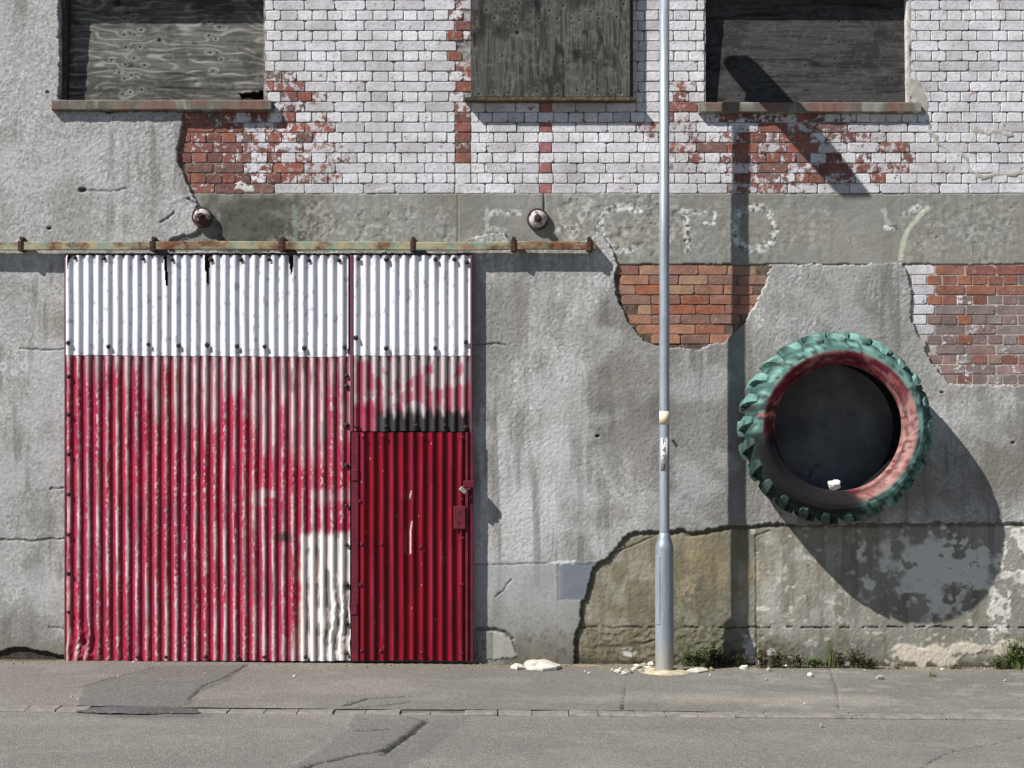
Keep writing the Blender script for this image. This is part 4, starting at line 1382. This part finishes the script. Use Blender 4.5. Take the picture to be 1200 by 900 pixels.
# lock plate with two screw holes, hasp and padlock
bm = bmesh.new()
box(bm, X(532), X(546), -.122, -.098, Z(619), Z(592.5), .004)
lp = bm_obj("lock_plate", bm, M_FRAME_RED, wick)
hol = []
for zy in (600, 612):
    bm = bmesh.new()
    bmesh.ops.create_cone(bm, cap_ends=True, segments=10, radius1=.010, radius2=.010, depth=.004)
    bmesh.ops.rotate(bm, verts=bm.verts, cent=(0, 0, 0), matrix=Matrix.Rotation(math.radians(90), 3, 'X'))
    bmesh.ops.translate(bm, verts=bm.verts, vec=(X(538.5), -.123, Z(zy)))
    h_ = bm_obj("keyhole", bm, M_DARK, wick)
bm = bmesh.new()
box(bm, X(543.5), X(556.5), -.165, -.100, Z(571), Z(563), .004)
box(bm, X(546), X(552), -.168, -.100, Z(574), Z(571.3), .003)
bm_obj("hasp", bm, M_FRAME_RED, wick)
bm = bmesh.new()
box(bm, -.030, .030, -.011, .011, -.018, .018, .006, 2)
r = bmesh.ops.create_cone(bm, cap_ends=False, segments=10, radius1=.004, radius2=.004, depth=.04)
bmesh.ops.translate(bm, verts=r['verts'], vec=(-.018, 0, .034))
r = bmesh.ops.create_cone(bm, cap_ends=False, segments=10, radius1=.004, radius2=.004, depth=.04)
bmesh.ops.translate(bm, verts=r['verts'], vec=(.018, 0, .034))
box(bm, -.022, .022, -.004, .004, .050, .058, .003)
bmesh.ops.rotate(bm, verts=bm.verts, cent=(0, 0, 0), matrix=Matrix.Rotation(math.radians(38), 3, 'Y'))
bmesh.ops.translate(bm, verts=bm.verts, vec=(X(543.5), -.155, Z(574)))
bm_obj("padlock", bm, plain_mat("padlock_steel", lin(190, 188, 178), lin(130, 124, 110), 40, .4, .6), wick)

# bolts -----------------------------------------------------------------------
def bolt_mesh(mat):
    vs, fs = lathe([(0.0, -.014), (.008, -.013), (.0125, -.008), (.014, 0.0), (.019, .001), (.019, .005)], 10, 'y')
    me = bpy.data.meshes.new("bolt"); me.from_pydata(vs, [], fs); me.update(); me.materials.append(mat)
    return me
BM_D, BM_R = bolt_mesh(M_BOLT), bolt_mesh(M_BOLT_RED)
def bolt(px, py, me, parent, y=-.100):
    o = bpy.data.objects.new("bolt", me); link(o, parent)
    o.location = Vector((X(px), y, Z(py))) - local(parent)
    o.rotation_euler = (random.uniform(-.15, .15), 0, random.uniform(-.15, .15))
    s = random.uniform(.85, 1.1); o.scale = (s, s, s)
for px, py in WB:
    bolt(px, py, BM_D, door, -.100)
for py in (442, 486, 532, 579, 626, 671, 716): bolt(84.6, py, BM_D, door, -.094)
for py in (441, 453, 498, 545, 592, 637.5, 684, 729, 764): bolt(407.5, py, BM_D, door, -.094)
for px in (165, 198, 244, 281, 312, 360): bolt(px, 768, BM_D, door, -.094)
for px, py in ((419.5, 500), (453, 500), (488, 499), (521.5, 499), (545.5, 501)): bolt(px, py, BM_D, door, -.094)
for px, py in ((427, 512.5), (450.5, 511.5), (496.5, 511.5), (542, 513.5), (424, 587), (541.5, 585), (426, 637), (449, 637), (494, 641), (542, 630),
               (424.5, 684), (541.5, 684), (425.5, 761), (448, 761), (495.5, 763), (541.5, 764)):
    bolt(px, py, BM_R, wick, -.102)

# ==================================================================== TIE PLATES
def tie_plate(px, py, R, label, rot):
    t = empty("tie_plate", (X(px), -.03 if px < 300 else -.014, Z(py)))
    tag(t, label, "wall anchor", "round iron wall anchors on the concrete band")
    vs, fs = lathe([(R * .05, -.060), (R * .30, -.059), (R * .45, -.054), (R * .62, -.045), (R * .76, -.034), (R * .84, -.026), (R * .88, -.030), (R * .95, -.032), (R, -.026), (R * 1.0, .025)], 32, 'y')
    cs = []
    for (x, y, z) in vs:
        r = math.hypot(x, z) / R; a = math.atan2(z, x)
        n = float(fbm(np.array([x * 70 + rot * 9]), np.array([z * 70]), 471, 4)[0])
        c = lin(74, 52, 48)
        if .3 < r < .8 and (n > .30 + rot * (.5 - .5 * math.sin(a))): c = lin(176, 172, 170)
        cs.append(c * (.7 + .6 * n))
    mesh_obj("plate", [(x + t.location.x, y + t.location.y, z + t.location.z) for x, y, z in vs], fs, M_SHEET, t, cs, True)
    bm = bmesh.new()
    bmesh.ops.create_cone(bm, cap_ends=True, segments=6, radius1=R * .36, radius2=R * .32, depth=.035)
    r = bmesh.ops.create_cone(bm, cap_ends=True, segments=12, radius1=R * .2, radius2=R * .17, depth=.03)
    bmesh.ops.translate(bm, verts=r['verts'], vec=(0, 0, .03))
    bmesh.ops.rotate(bm, verts=bm.verts, cent=(0, 0, 0), matrix=Matrix.Rotation(math.radians(90), 3, 'X'))
    bmesh.ops.translate(bm, verts=bm.verts, vec=t.location + Vector((0, -.066, 0)))
    bm_obj("nut", bm, M_RUST, t)
tie_plate(238, 255.5, .078, "rusty round iron wall anchor beside the dark grime on the concrete band", .55)
tie_plate(630, 257.5, .085, "white faced round iron wall anchor with dark rim below a crack", 0.0)

# ==================================================================== TYRE
TX, TZ = X(968.5), Z(502.6)
TR = 0.715           # carcass radius at the tread
tyre = empty("tractor_tyre", (TX, -.03, TZ))
tag(tyre, "big tractor tyre painted turquoise and red hung on the grey wall", "tyre")

def tyre_col(x, z, r, seed=500):
    """x, z relative to the centre (arrays), r radius"""
    a = np.degrees(np.arctan2(z, x))
    n = fbm(x * 9 + 5, z * 9 + 5, seed, 4); nf = fbm(x * 40 + 5, z * 40 + 9, seed + 1, 4)
    C = np.ones(x.shape + (3,)) * lin(118, 156, 146)
    C = C * (.72 + .5 * n)[..., None]
    C = mix(C, lin(58, 94, 92), .65 * sstep(.48, .60, fbm(x * 14, z * 14, seed + 2, 4)))
    C = mix(C, lin(44, 46, 44), .8 * sstep(.55, .64, nf))
    red = 1 - sstep(.566, .590, r + .012 * (n - .5))
    rc = np.ones(x.shape + (3,)) * lin(106, 35, 47)
    rc = rc * (.75 + .5 * nf)[..., None]
    # pale worn red on the lower right
    w = sstep(40, 10, np.abs((a + 20 + 180) % 360 - 180) - 25 + 40 * (n - .5))
    rc = mix(rc, lin(170, 138, 130), .8 * w * sstep(.36, .56, nf + .1))
    rc = mix(rc, lin(176, 132, 124), .5 * sstep(.5, .62, fbm(r * 90, a / 9, seed + 3, 4)))
    rc = mix(rc, lin(92, 34, 44), .5 * sstep(.52, .62, fbm(r * 120, a / 5, seed + 4, 4)))
    C = mix(C, rc, red)
    C = mix(C, lin(40, 30, 32), .8 * (1 - sstep(.004, .010, np.abs(r - .505))) * sstep(.4, .5, n))
    C = mix(C, lin(34, 58, 58), .75 * sstep(.640, .662, r) * (r < .70) * (np.abs(r - .69) > .0005))
    # black over-spray on the lower left
    lo = sstep(14, -10, np.abs((a - 224) % 360 - 180 if False else ((a - 231 + 180) % 360 - 180)) - 51 + 26 * (n - .5))
    C = mix(C, lin(30, 29, 31), .99 * lo * (1 - .60 * sstep(.645, .68, r)))
    C = mix(C, lin(34, 42, 42), .6 * lo * sstep(.645, .68, r))
    # dark stripe across the ring at the left
    C = mix(C, lin(40, 34, 34), .85 * ((x < -.44) & (np.abs(z - .135 + .02 * x) < .022)))
    C = mix(C, lin(190, 108, 106), .8 * ((x < -.44) & (np.abs(z - .098) < .012) & (r < .62)))
    return C

YS = 1.17
prof = [(.500, -.030), (.520, -.012), (.57, -.004), (.62, -.02), (.666, -.07), (.684, -.13), (.690, -.20), (.684, -.27), (.675, -.322), (.657, -.362), (.630, -.390),
        (.604, -.402), (.597, -.400), (.590, -.404), (.565, -.400), (.540, -.388), (.522, -.374), (.512, -.368), (.500, -.364), (.490, -.352), (.480, -.340), (.476, -.325), (.478, -.312), (.492, -.300),
        (.53, -.330), (.58, -.345), (.620, -.30), (.636, -.20), (.620, -.10), (.58, -.05), (.53, -.05), (.500, -.030)]
prof = [(r, y * YS) for r, y in prof]
vs, fs = lathe(prof, 160, 'y')
A = np.array(vs)
rr = np.hypot(A[:, 0], A[:, 2])
wob = 1 + .006 * np.sin(2 * np.arctan2(A[:, 2], A[:, 0]) + .6) + .004 * np.sin(5 * np.arctan2(A[:, 2], A[:, 0]))
A[:, 0] *= wob; A[:, 2] *= wob
cs = tyre_col(A[:, 0], A[:, 2], rr)
inner = (np.arange(len(A)) // 160) >= 23
cs[inner] = lin(26, 25, 26)
bead = (rr < .479) & ~inner
cs[bead] = cs[bead] * .6 + lin(150, 118, 108) * .3
mesh_obj("carcass", A + np.array(tyre.location), fs, M_TYRE, tyre, cs, True)

NL = 25
def lug(ang, side, k):
    """one tread bar: from the shoulder obliquely to the crown"""
    rs_ = random.Random(900 + k + (100 if side else 0))
    # path in (angle offset, y, radius)
    path = [(-.016, -.376, .664, .052), (-.008, -.352, .694, .078), (.004, -.318, .716, .080), (.040, -.265, .730, .058), (.080, -.205, .733, .046), (.100, -.165, .733, .040)]
    if side == 1:
        path = [(da, -.398 - y, ro, w) for da, y, ro, w in path]
    path = [(da, y * YS, ro, w) for da, y, ro, w in path]
    vs, fs = [], []
    hh = rs_.uniform(-.006, .004)
    for (da, y, ro, w) in path:
        w = w * rs_.uniform(.9, 1.1)
        for (s, rad, ws) in ((-1, ro - .066, 1.12), (-1, ro + hh, .86), (1, ro + hh, .86), (1, ro - .066, 1.12)):
            a = ang + da + s * w * ws / 2 / .74
            vs.append((rad * math.cos(a), y + rs_.uniform(-.004, .004), rad * math.sin(a)))
    for i in range(len(path) - 1):
        for j in range(4):
            j2 = (j + 1) % 4
            fs.append((i * 4 + j, i * 4 + j2, (i + 1) * 4 + j2, (i + 1) * 4 + j))
    fs.append((3, 2, 1, 0)); n0 = (len(path) - 1) * 4; fs.append((n0, n0 + 1, n0 + 2, n0 + 3))
    A = np.array(vs)
    cs = tyre_col(A[:, 0], A[:, 2], np.full(len(A), .72), 520) * rs_.uniform(.9, 1.25)
    o = mesh_obj("tread_lug", A + np.array(tyre.location), fs, M_TYRE, tyre, cs)
    bmm = bmesh.new(); bmm.from_mesh(o.data); bmesh.ops.recalc_face_normals(bmm, faces=bmm.faces)
    bmm.to_mesh(o.data); bmm.free()
for k in range(NL):
    lug(2 * math.pi * k / NL + .05, 0, k)
    lug(2 * math.pi * (k + .18) / NL + .05, 1, k)

# dark disc closing the tyre
vs, fs, cs = [], [], []
nr, na = 40, 120
RR, AA = np.meshgrid(np.linspace(0.0, .60, nr), np.linspace(0, 2 * np.pi, na + 1)[:-1], indexing='ij')
dx, dz = RR * np.cos(AA), RR * np.sin(AA)
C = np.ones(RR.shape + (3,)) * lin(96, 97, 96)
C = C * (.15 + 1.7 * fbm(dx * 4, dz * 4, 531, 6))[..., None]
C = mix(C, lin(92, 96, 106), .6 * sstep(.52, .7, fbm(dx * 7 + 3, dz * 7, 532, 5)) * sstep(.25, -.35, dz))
C = mix(C, lin(120, 120, 122), .4 * sstep(.76, .80, fbm(dx * 26, dz * 26, 533, 4)))
C = mix(C, lin(120, 116, 110), .5 * (1 - sstep(.003, .009, dist_line(dx, dz, [(.02, .02), (.04, .05), (.08, .05)]))))
C = mix(C, lin(110, 112, 110), .5 * (1 - sstep(.003, .009, dist_line(dx, dz, [(.03, -.27), (.12, -.28)]))))
C = mix(C, lin(20, 18, 16), .6 * (1 - sstep(.003, .010, dist_line(dx, dz, [(-.15, -.38), (-.10, -.29), (-.04, -.26)]))))
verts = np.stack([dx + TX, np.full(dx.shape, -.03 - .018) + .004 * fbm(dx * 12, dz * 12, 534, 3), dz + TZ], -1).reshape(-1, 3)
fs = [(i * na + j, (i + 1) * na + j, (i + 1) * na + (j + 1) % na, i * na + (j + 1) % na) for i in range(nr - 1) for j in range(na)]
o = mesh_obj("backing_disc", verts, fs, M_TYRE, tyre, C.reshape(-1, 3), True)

# crumpled paper lying in the bottom of the tyre
def crumple_blob(name, loc, sx, sy, sz, seed, mat, sub=2, amt=.5, flat=False):
    rs_ = random.Random(seed)
    bm = bmesh.new()
    bmesh.ops.create_icosphere(bm, subdivisions=sub, radius=1.0)
    off = Vector((rs_.uniform(-9, 9), rs_.uniform(-9, 9), rs_.uniform(-9, 9)))
    from mathutils import noise as mn
    for v in bm.verts:
        d = 1 + amt * mn.noise(v.co * 1.3 + off) + amt * .6 * mn.noise(v.co * 3.1 + off)
        v.co = v.co * d
        if flat and v.co.z < -.35: v.co.z = -.35
    zmin = min(v.co.z for v in bm.verts)
    for v in bm.verts:
        v.co = Vector((v.co.x * sx, v.co.y * sy, (v.co.z - zmin) * sz))
    bmesh.ops.recalc_face_normals(bm, faces=bm.faces)
    me = bpy.data.meshes.new(name); bm.to_mesh(me); bm.free()
    me.materials.append(mat)
    o = bpy.data.objects.new(name, me); link(o)
    o.location = loc; o.rotation_euler = (0, 0, rs_.uniform(0, 6.28))
    return o
o = crumple_blob("crumpled_paper", (TX - .030, -.412, TZ - .474), .050, .022, .040, 3, M_PAPER, 2, .7)
o.rotation_euler = (0, 0, 0)
tag(o, "scrap of crumpled white paper resting inside the bottom of the tyre", "litter")

# ==================================================================== STREET LAMP
LX, LY = X(772.3), -0.405
LZ = ground_z(LX)
lamp = empty("street_lamp", (LX, LY, LZ))
tag(lamp, "slim galvanised steel street lamp column with thicker base standing before the wall", "street lamp")
def cam_z(py, depth): return CAM_H - (py - HOR) * (CAM_D + depth) / (PPM * CAM_D)
zs0, zs1 = cam_z(641, LY), cam_z(625, LY)
TOP = 5.40
def lathe_obj(name, prof, n, mat, parent, loc, smooth=True):
    vs, fs = lathe(prof, n)
    o = mesh_obj(name, [(x + loc[0], y + loc[1], z + loc[2]) for x, y, z in vs], fs, mat, parent, None, smooth)
    return o
lathe_obj("base", [(.069, -.12), (.069, zs0 - .01 - LZ), (.068, zs0 + .004 - LZ), (.060, zs0 + .03 - LZ), (.046, zs1 - .03 - LZ), (.040, zs1 - LZ), (.036, zs1 + .004 - LZ)], 40, M_GALV, lamp, (LX, LY, LZ))
lathe_obj("shaft", [(.038, zs1 - .05 - LZ), (.0378, 1.6), (.0375, 3.0), (.037, TOP - LZ), (.0, TOP - LZ + .005)], 36, M_GALV, lamp, (LX, LY, LZ))
# access door in the base, turned to the left of the street
vs, fs = [], []
az0, az1 = math.radians(196), math.radians(236)
zb, zt = cam_z(731, LY), cam_z(651, LY)
for k, (rad, ins) in enumerate(((.0685, 0), (.0735, .0), (.0745, .006))):
    for (a, z) in ((az0 + ins * 8, zb + ins), (az0 * .67 + az1 * .33, zb + ins), (az0 * .33 + az1 * .67, zb + ins), (az1 - ins * 8, zb + ins),
                   (az1 - ins * 8, zt - ins), (az0 * .33 + az1 * .67, zt - ins), (az0 * .67 + az1 * .33, zt - ins), (az0 + ins * 8, zt - ins)):
        vs.append((LX + rad * math.cos(a), LY + rad * math.sin(a), z))
for k in range(2):
    for i in range(8):
        fs.append((k * 8 + i, k * 8 + (i + 1) % 8, (k + 1) * 8 + (i + 1) % 8, (k + 1) * 8 + i))
fs += [(16, 17, 22, 23), (17, 18, 21, 22), (18, 19, 20, 21)]
mesh_obj("access_door", vs, fs, M_GALV, lamp)
# cream band and number plate
za, zb = cam_z(497.5, LY), cam_z(482, LY)
lathe_obj("band", [(.0379, za), (.0390, za), (.0390, zb), (.0379, zb)], 36, plain_mat("cream_tape", lin(226, 214, 186), lin(204, 190, 160), 20, .7), lamp, (LX, LY, 0))
za, zb = cam_z(552, LY), cam_z(513, LY)
vs, fs = lathe([(.0379, za), (.0386, za), (.0386, zb), (.0379, zb)], 14, 'z', math.radians(218), math.radians(302))
mesh_obj("number_plate", [(x + LX, y + LY, z) for x, y, z in vs], fs, plain_mat("number_tape", lin(196, 198, 196), lin(170, 174, 174), 20, .7), lamp, None, True)
M_INK = plain_mat("black_ink", lin(34, 34, 36), None, bump=None, rough=.6)
for ch, py in (("F", 517.5), ("4", 527.5), ("7", 537.5), ("3", 547.5)):
    cu = bpy.data.curves.new("digit", 'FONT'); cu.body = ch; cu.size = .066; cu.align_x = 'CENTER'; cu.align_y = 'CENTER'
    tmp = bpy.data.objects.new("digit_tmp", cu); COL.objects.link(tmp)
    dg = bpy.context.evaluated_depsgraph_get()
    me = bpy.data.meshes.new_from_object(tmp.evaluated_get(dg))
    bpy.data.objects.remove(tmp)
    me.name = "digit"
    bmm = bmesh.new(); bmm.from_mesh(me)
    bmesh.ops.subdivide_edges(bmm, edges=[e for e in bmm.edges if e.calc_length() > .012], cuts=2)
    zc = cam_z(py, LY)
    for v in bmm.verts:
        a = math.radians(262) + v.co.x * .8 / .0392
        z = v.co.y
        v.co = Vector((LX + .0394 * math.cos(a), LY + .0394 * math.sin(a), zc + z)) - Vector((LX, LY, LZ))
    bmm.to_mesh(me); bmm.free()
    me.materials.clear(); me.materials.append(M_INK)
    link(bpy.data.objects.new("digit", me), lamp)
# lantern over the street (above the picture; it throws the slanting shadow)
bm = bmesh.new()
y0, y1 = -.31, -.975
secs = [(y0, .105, 5.425, 5.50), (y0 - .05, .122, 5.415, 5.52), (-.60, .125, 5.41, 5.545), (-.85, .122, 5.42, 5.53), (y1, .108, 5.44, 5.50)]
rows = []
for (y, w, zb, zt) in secs:
    rows.append([bm.verts.new((LX + sx, y, z)) for sx, z in ((-w, zb), (w, zb), (w, (zb + zt) / 2), (w * .7, zt), (-w * .7, zt), (-w, (zb + zt) / 2))])
for a, b in zip(rows[:-1], rows[1:]):
    for j in range(6):
        bm.faces.new((a[j], a[(j + 1) % 6], b[(j + 1) % 6], b[j]))
bm.faces.new(rows[0]); bm.faces.new(rows[-1][::-1])
lan = bm_obj("lantern", bm, M_GALV, lamp)
bm = bmesh.new(); box(bm, LX - .09, LX + .09, -.93, -.52, 5.395, 5.412, .004); bm_obj("lens", bm, plain_mat("lamp_lens", lin(210, 214, 214), None, rough=.2, bump=None), lan)

# pale mortar collar at the foot of the column
vs, fs = [], []
rings = [(.068, .018), (.085, .022), (.12, .016), (.16, .006), (.18, -.012)]
for (r, h) in rings:
    for i in range(36):
        a = 2 * math.pi * i / 36
        n = float(fbm(np.array([math.cos(a) * 1.6 + 4]), np.array([math.sin(a) * 1.6 + r * 8]), 601, 3)[0])
        q = r * (1 if r < .08 else .75 + .6 * n)
        vs.append((LX + q * math.cos(a) * 1.15 - (.02 if r > .1 else 0), LY + q * math.sin(a) * .9, LZ + h * (.7 + .6 * n)))
for k in range(len(rings) - 1):
    for i in range(36):
        fs.append((k * 36 + i, k * 36 + (i + 1) % 36, (k + 1) * 36 + (i + 1) % 36, (k + 1) * 36 + i)[::-1])
o = mesh_obj("mortar_collar", vs, fs, plain_mat("collar_mortar", lin(204, 190, 164), lin(158, 146, 124), 16, .95, bump=(70., .8, .01)), None, None, True)
tag(o, "crumbled pale mortar collar around the foot of the lamp column", "mortar")

# ==================================================================== DEBRIS
def place(px, py):
    x, y = ground_px(px, py)
    y = min(y, -.045)
    return x, y, ground_z(x)

def flat_slab(name, pts, top, mat, seed):
    """broken flat plate lying on the ground, outline in photo pixels"""
    rs_ = random.Random(seed)
    g = [ground_px(*p) for p in pts]
    n = len(g); vs = []
    for (x, y) in g: vs.append((x, y, ground_z(x) + .002))
    for (x, y) in g: vs.append((x, y, ground_z(x) + top * rs_.uniform(.5, 1.0)))
    cx = sum(p[0] for p in g) / n; cy = sum(p[1] for p in g) / n
    for (x, y) in g: vs.append((cx + (x - cx) * .6, cy + (y - cy) * .6, ground_z(x) + top * rs_.uniform(1.0, 1.5)))
    vs.append((cx, cy, ground_z(cx) + top * 1.5))
    fs = [(i, (i + 1) % n, n + (i + 1) % n, n + i) for i in range(n)]
    fs += [(n + i, n + (i + 1) % n, 2 * n + (i + 1) % n, 2 * n + i) for i in range(n)]
    fs += [(2 * n + i, 2 * n + (i + 1) % n, 3 * n) for i in range(n)]
    return mesh_obj(name, vs, fs, mat)
o = flat_slab("plaster_slab", [(617, 785), (614, 781), (618, 777.5), (626, 775), (640, 775.5), (650, 780), (658, 783), (652, 785.5), (636, 786.5), (624, 786)], .030, M_PLASTER, 1)
tag(o, "largest flat slab of fallen white plaster lying by the wall foot", "plaster")
o = flat_slab("plaster_slab", [(598, 783.5), (604, 780.5), (612, 781), (615, 784), (606, 785)], .022, M_PLASTER, 2)
tag(o, "small white plaster slab touching the largest fallen slab", "plaster")
o = crumple_blob("plaster_chunk", place(872, 784), .034, .026, .022, 11, M_PLASTER, 2, .5, True); o.rotation_euler = (0, 0, 0)
tag(o, "rounded white plaster lump near the lamp column's shadow", "plaster")
o = flat_slab("plaster_slab", [(804, 787.5), (815, 785.5), (829, 785), (830, 787), (818, 789), (806, 789)], .018, M_PLASTER, 4)
tag(o, "thin white plaster sliver just beside the foot of the lamp column", "plaster")
o = crumple_blob("stone", place(834, 786), .022, .018, .020, 13, plain_mat("mossy_stone", lin(146, 140, 96), lin(104, 100, 70), 30, .95), 2, .4, True)
tag(o, "small mossy yellowish stone beside the thin plaster sliver", "stone")
# cluster of broken mortar left of the column
for i, (px, py, s) in enumerate(((718, 786, .022), (724, 788, .030), (731, 790, .026), (736, 788.5, .034), (742, 786, .022), (747, 783, .040), (754, 781, .034), (760, 783, .028), (763, 779.5, .036), (752, 787.5, .03), (727, 784, .016))):
    o = crumple_blob("mortar_chunk", place(px, py), s, s * .8, s * .6, 40 + i, M_PLASTER if i % 3 else M_STONE, 2, .6, True)
    tag(o, "pale broken mortar chunk heaped beside the lamp column foot", "mortar", "broken mortar beside the lamp column")
rs_ = random.Random(5)
spots = [(891, 781), (901, 786.5), (949, 792), (1031, 795.5), (921, 781), (1016, 781), (1062, 784.5), (1014, 786), (1104, 785), (898, 797), (832, 792), (915, 793), (690, 789), (686, 787),
         (1178, 798), (962, 850), (943, 825), (84, 817), (91, 819), (139, 793), (345, 793), (240, 789.5), (157, 776.5), (411, 781)]
for i, (px, py) in enumerate(spots):
    s = rs_.uniform(.007, .013) if i > 3 else rs_.uniform(.016, .026)
    o = crumple_blob("stone_chip", place(px, py), s * 1.3, s, s * .9, 60 + i, M_PLASTER if i % 2 == 0 else M_STONE, 1, .45, True)
    tag(o, "tiny pale stone chip lying loose on the asphalt", "stone", "loose stone chips on the asphalt")
# gravelly crumbs along the wall foot
bm = bmesh.new()
for i in range(620):
    px = rs_.uniform(556, 1200) if i % 4 else rs_.uniform(0, 560)
    x = X(px); y = -abs(rs_.gauss(0, .085)) - .04 - (.05 if px < 556 else 0)
    if 80 < px < 556: y -= .06
    s = rs_.uniform(.003, .0085)
    r = bmesh.ops.create_icosphere(bm, subdivisions=1, radius=s)
    q = Vector((rs_.uniform(.7, 1.4), rs_.uniform(.7, 1.3), rs_.uniform(.5, .9)))
    for v in r['verts']:
        v.co = Vector((v.co.x * q.x, v.co.y * q.y, v.co.z * q.z)) * rs_.uniform(.8, 1.2) + Vector((x, y, ground_z(x) + s * .4))
o = bm_obj("wall_foot_gravel", bm, plain_mat("crumb", lin(178, 168, 150), lin(98, 90, 76), 9, .95, bump=None))
tag(o, kind="stuff")

# ==================================================================== WEEDS
def weed(px, py, h, n, spread, green, leafy, seed):
    rs_ = random.Random(seed)
    x, y, z = place(px, py); y = min(y, -.05)
    vs, fs = [], []
    for i in range(int(n * 1.5)):
        a = rs_.uniform(0, 2 * math.pi); L = h * rs_.uniform(.45, 1.0)
        lean = spread * rs_.uniform(.2, 1.0)
        bx, by = rs_.gauss(0, spread * .25), rs_.uniform(-.02, .02)
        w = rs_.uniform(.0022, .0042)
        px_, py_ = -math.sin(a), math.cos(a)
        seg = 4; n0 = len(vs)
        for k in range(seg + 1):
            t = k / seg
            cx = bx + math.cos(a) * lean * t * t; cy = by + math.sin(a) * lean * t * t * .5; cz = L * (t - .18 * t * t)
            cy = min(cy, -y - .035 - .0)
            ww = w * (1 - t * .85)
            vs.append((cx + px_ * ww, cy + py_ * ww, cz)); vs.append((cx - px_ * ww, cy - py_ * ww, cz))
        for k in range(seg):
            q = n0 + k * 2; fs.append((q, q + 1, q + 3, q + 2))
        if leafy:
            for q in range(rs_.randint(4, 8)):
                t = rs_.uniform(.25, 1.0)
                cx = bx + math.cos(a) * lean * t * t; cy = by + math.sin(a) * lean * t * t * .5; cz = L * (t - .18 * t * t)
                b = rs_.uniform(0, 6.28); s = rs_.uniform(.012, .032); ww = s * .32
                dx_, dy_, dz_ = math.cos(b) * s, math.sin(b) * s * .7, rs_.uniform(-.2, .8) * s
                m0 = len(vs)
                vs += [(cx, cy, cz), (cx + dx_ * .5 - dy_ * .4, cy + dy_ * .5 + dx_ * .4, cz + dz_ * .6), (cx + dx_, cy + dy_, cz + dz_), (cx + dx_ * .5 + dy_ * .4, cy + dy_ * .5 - dx_ * .4, cz + dz_ * .5)]
                fs.append((m0, m0 + 1, m0 + 2, m0 + 3))
    o = mesh_obj("weed", vs, fs, M_LEAF if green else M_LEAF_DRY, None, None, False, False)
    o.location = (x, y, z)
    return o
W = [  # px, py, height, stems, spread, green, leafy
    (806, 781, .16, 26, .10, 1, 1), (820, 781, .20, 30, .12, 1, 1), (836, 781, .26, 34, .10, 1, 1), (846, 782, .14, 22, .08, 0, 1),
    (866, 782, .13, 26, .09, 0, 1), (893, 783, .22, 24, .09, 0, 1), (912, 783, .20, 30, .11, 0, 1), (934, 783, .17, 26, .11, 0, 1),
    (955, 783, .11, 22, .10, 1, 1), (973, 783, .30, 22, .05, 1, 0), (985, 783, .18, 26, .10, 0, 1), (1003, 783, .22, 34, .13, 0, 1), (1020, 784, .12, 24, .10, 0, 1),
    (1050, 784, .07, 16, .09, 0, 0), (1092, 793, .06, 14, .06, 1, 0), (1120, 784, .08, 18, .10, 0, 0), (1190, 784, .34, 44, .16, 1, 1), (1204, 785, .30, 34, .16, 1, 1), (1170, 784, .14, 20, .09, 1, 1), (729, 831, .05, 8, .02, 1, 0)]
WL = ["low leafy green weed sprouting beside the foot of the lamp column",
      "bushy green weed between the lamp column foot and the column's shadow",
      "tallest leafy green weed next to the thick base of the column's shadow",
      "brown straggly weed at the edge of the column's shadow",
      "brown weed standing inside the lamp column's shadow on the wall foot",
      "tall brown weed by the white patch next to the column's shadow",
      "second brown weed along the wall foot past the column's shadow",
      "third brown weed along the wall foot past the column's shadow",
      "small green leafy weed between brown weeds and the upright grass tuft",
      "upright tuft of bright grass blades against the wall foot below the tyre",
      "dry brown weed touching the upright tuft of bright grass blades",
      "widest dark brown weed in front of the grey painted rectangle",
      "short brown weed at the end corner of the grey painted rectangle",
      "sparse low dry grass where the pale plaster lumps begin",
      "low grass tuft sprouting from the open pavement away from the wall",
      "sparse dry grass in front of the middle of the pale plaster lumps",
      "bushiest green weed at the wall foot beyond the pale plaster lumps",
      "green weed half hidden behind the bushiest weed at the wall foot",
      "small green weed between pale plaster lumps and the bushiest weed",
      "tiny grass tuft growing in the kerb joint"]
for i, (px, py, h, n, sp, g, lf) in enumerate(W):
    o = weed(px, py, h, n, sp, g, lf, 700 + i)
    tag(o, WL[i], "weed", "weeds along the wall foot")
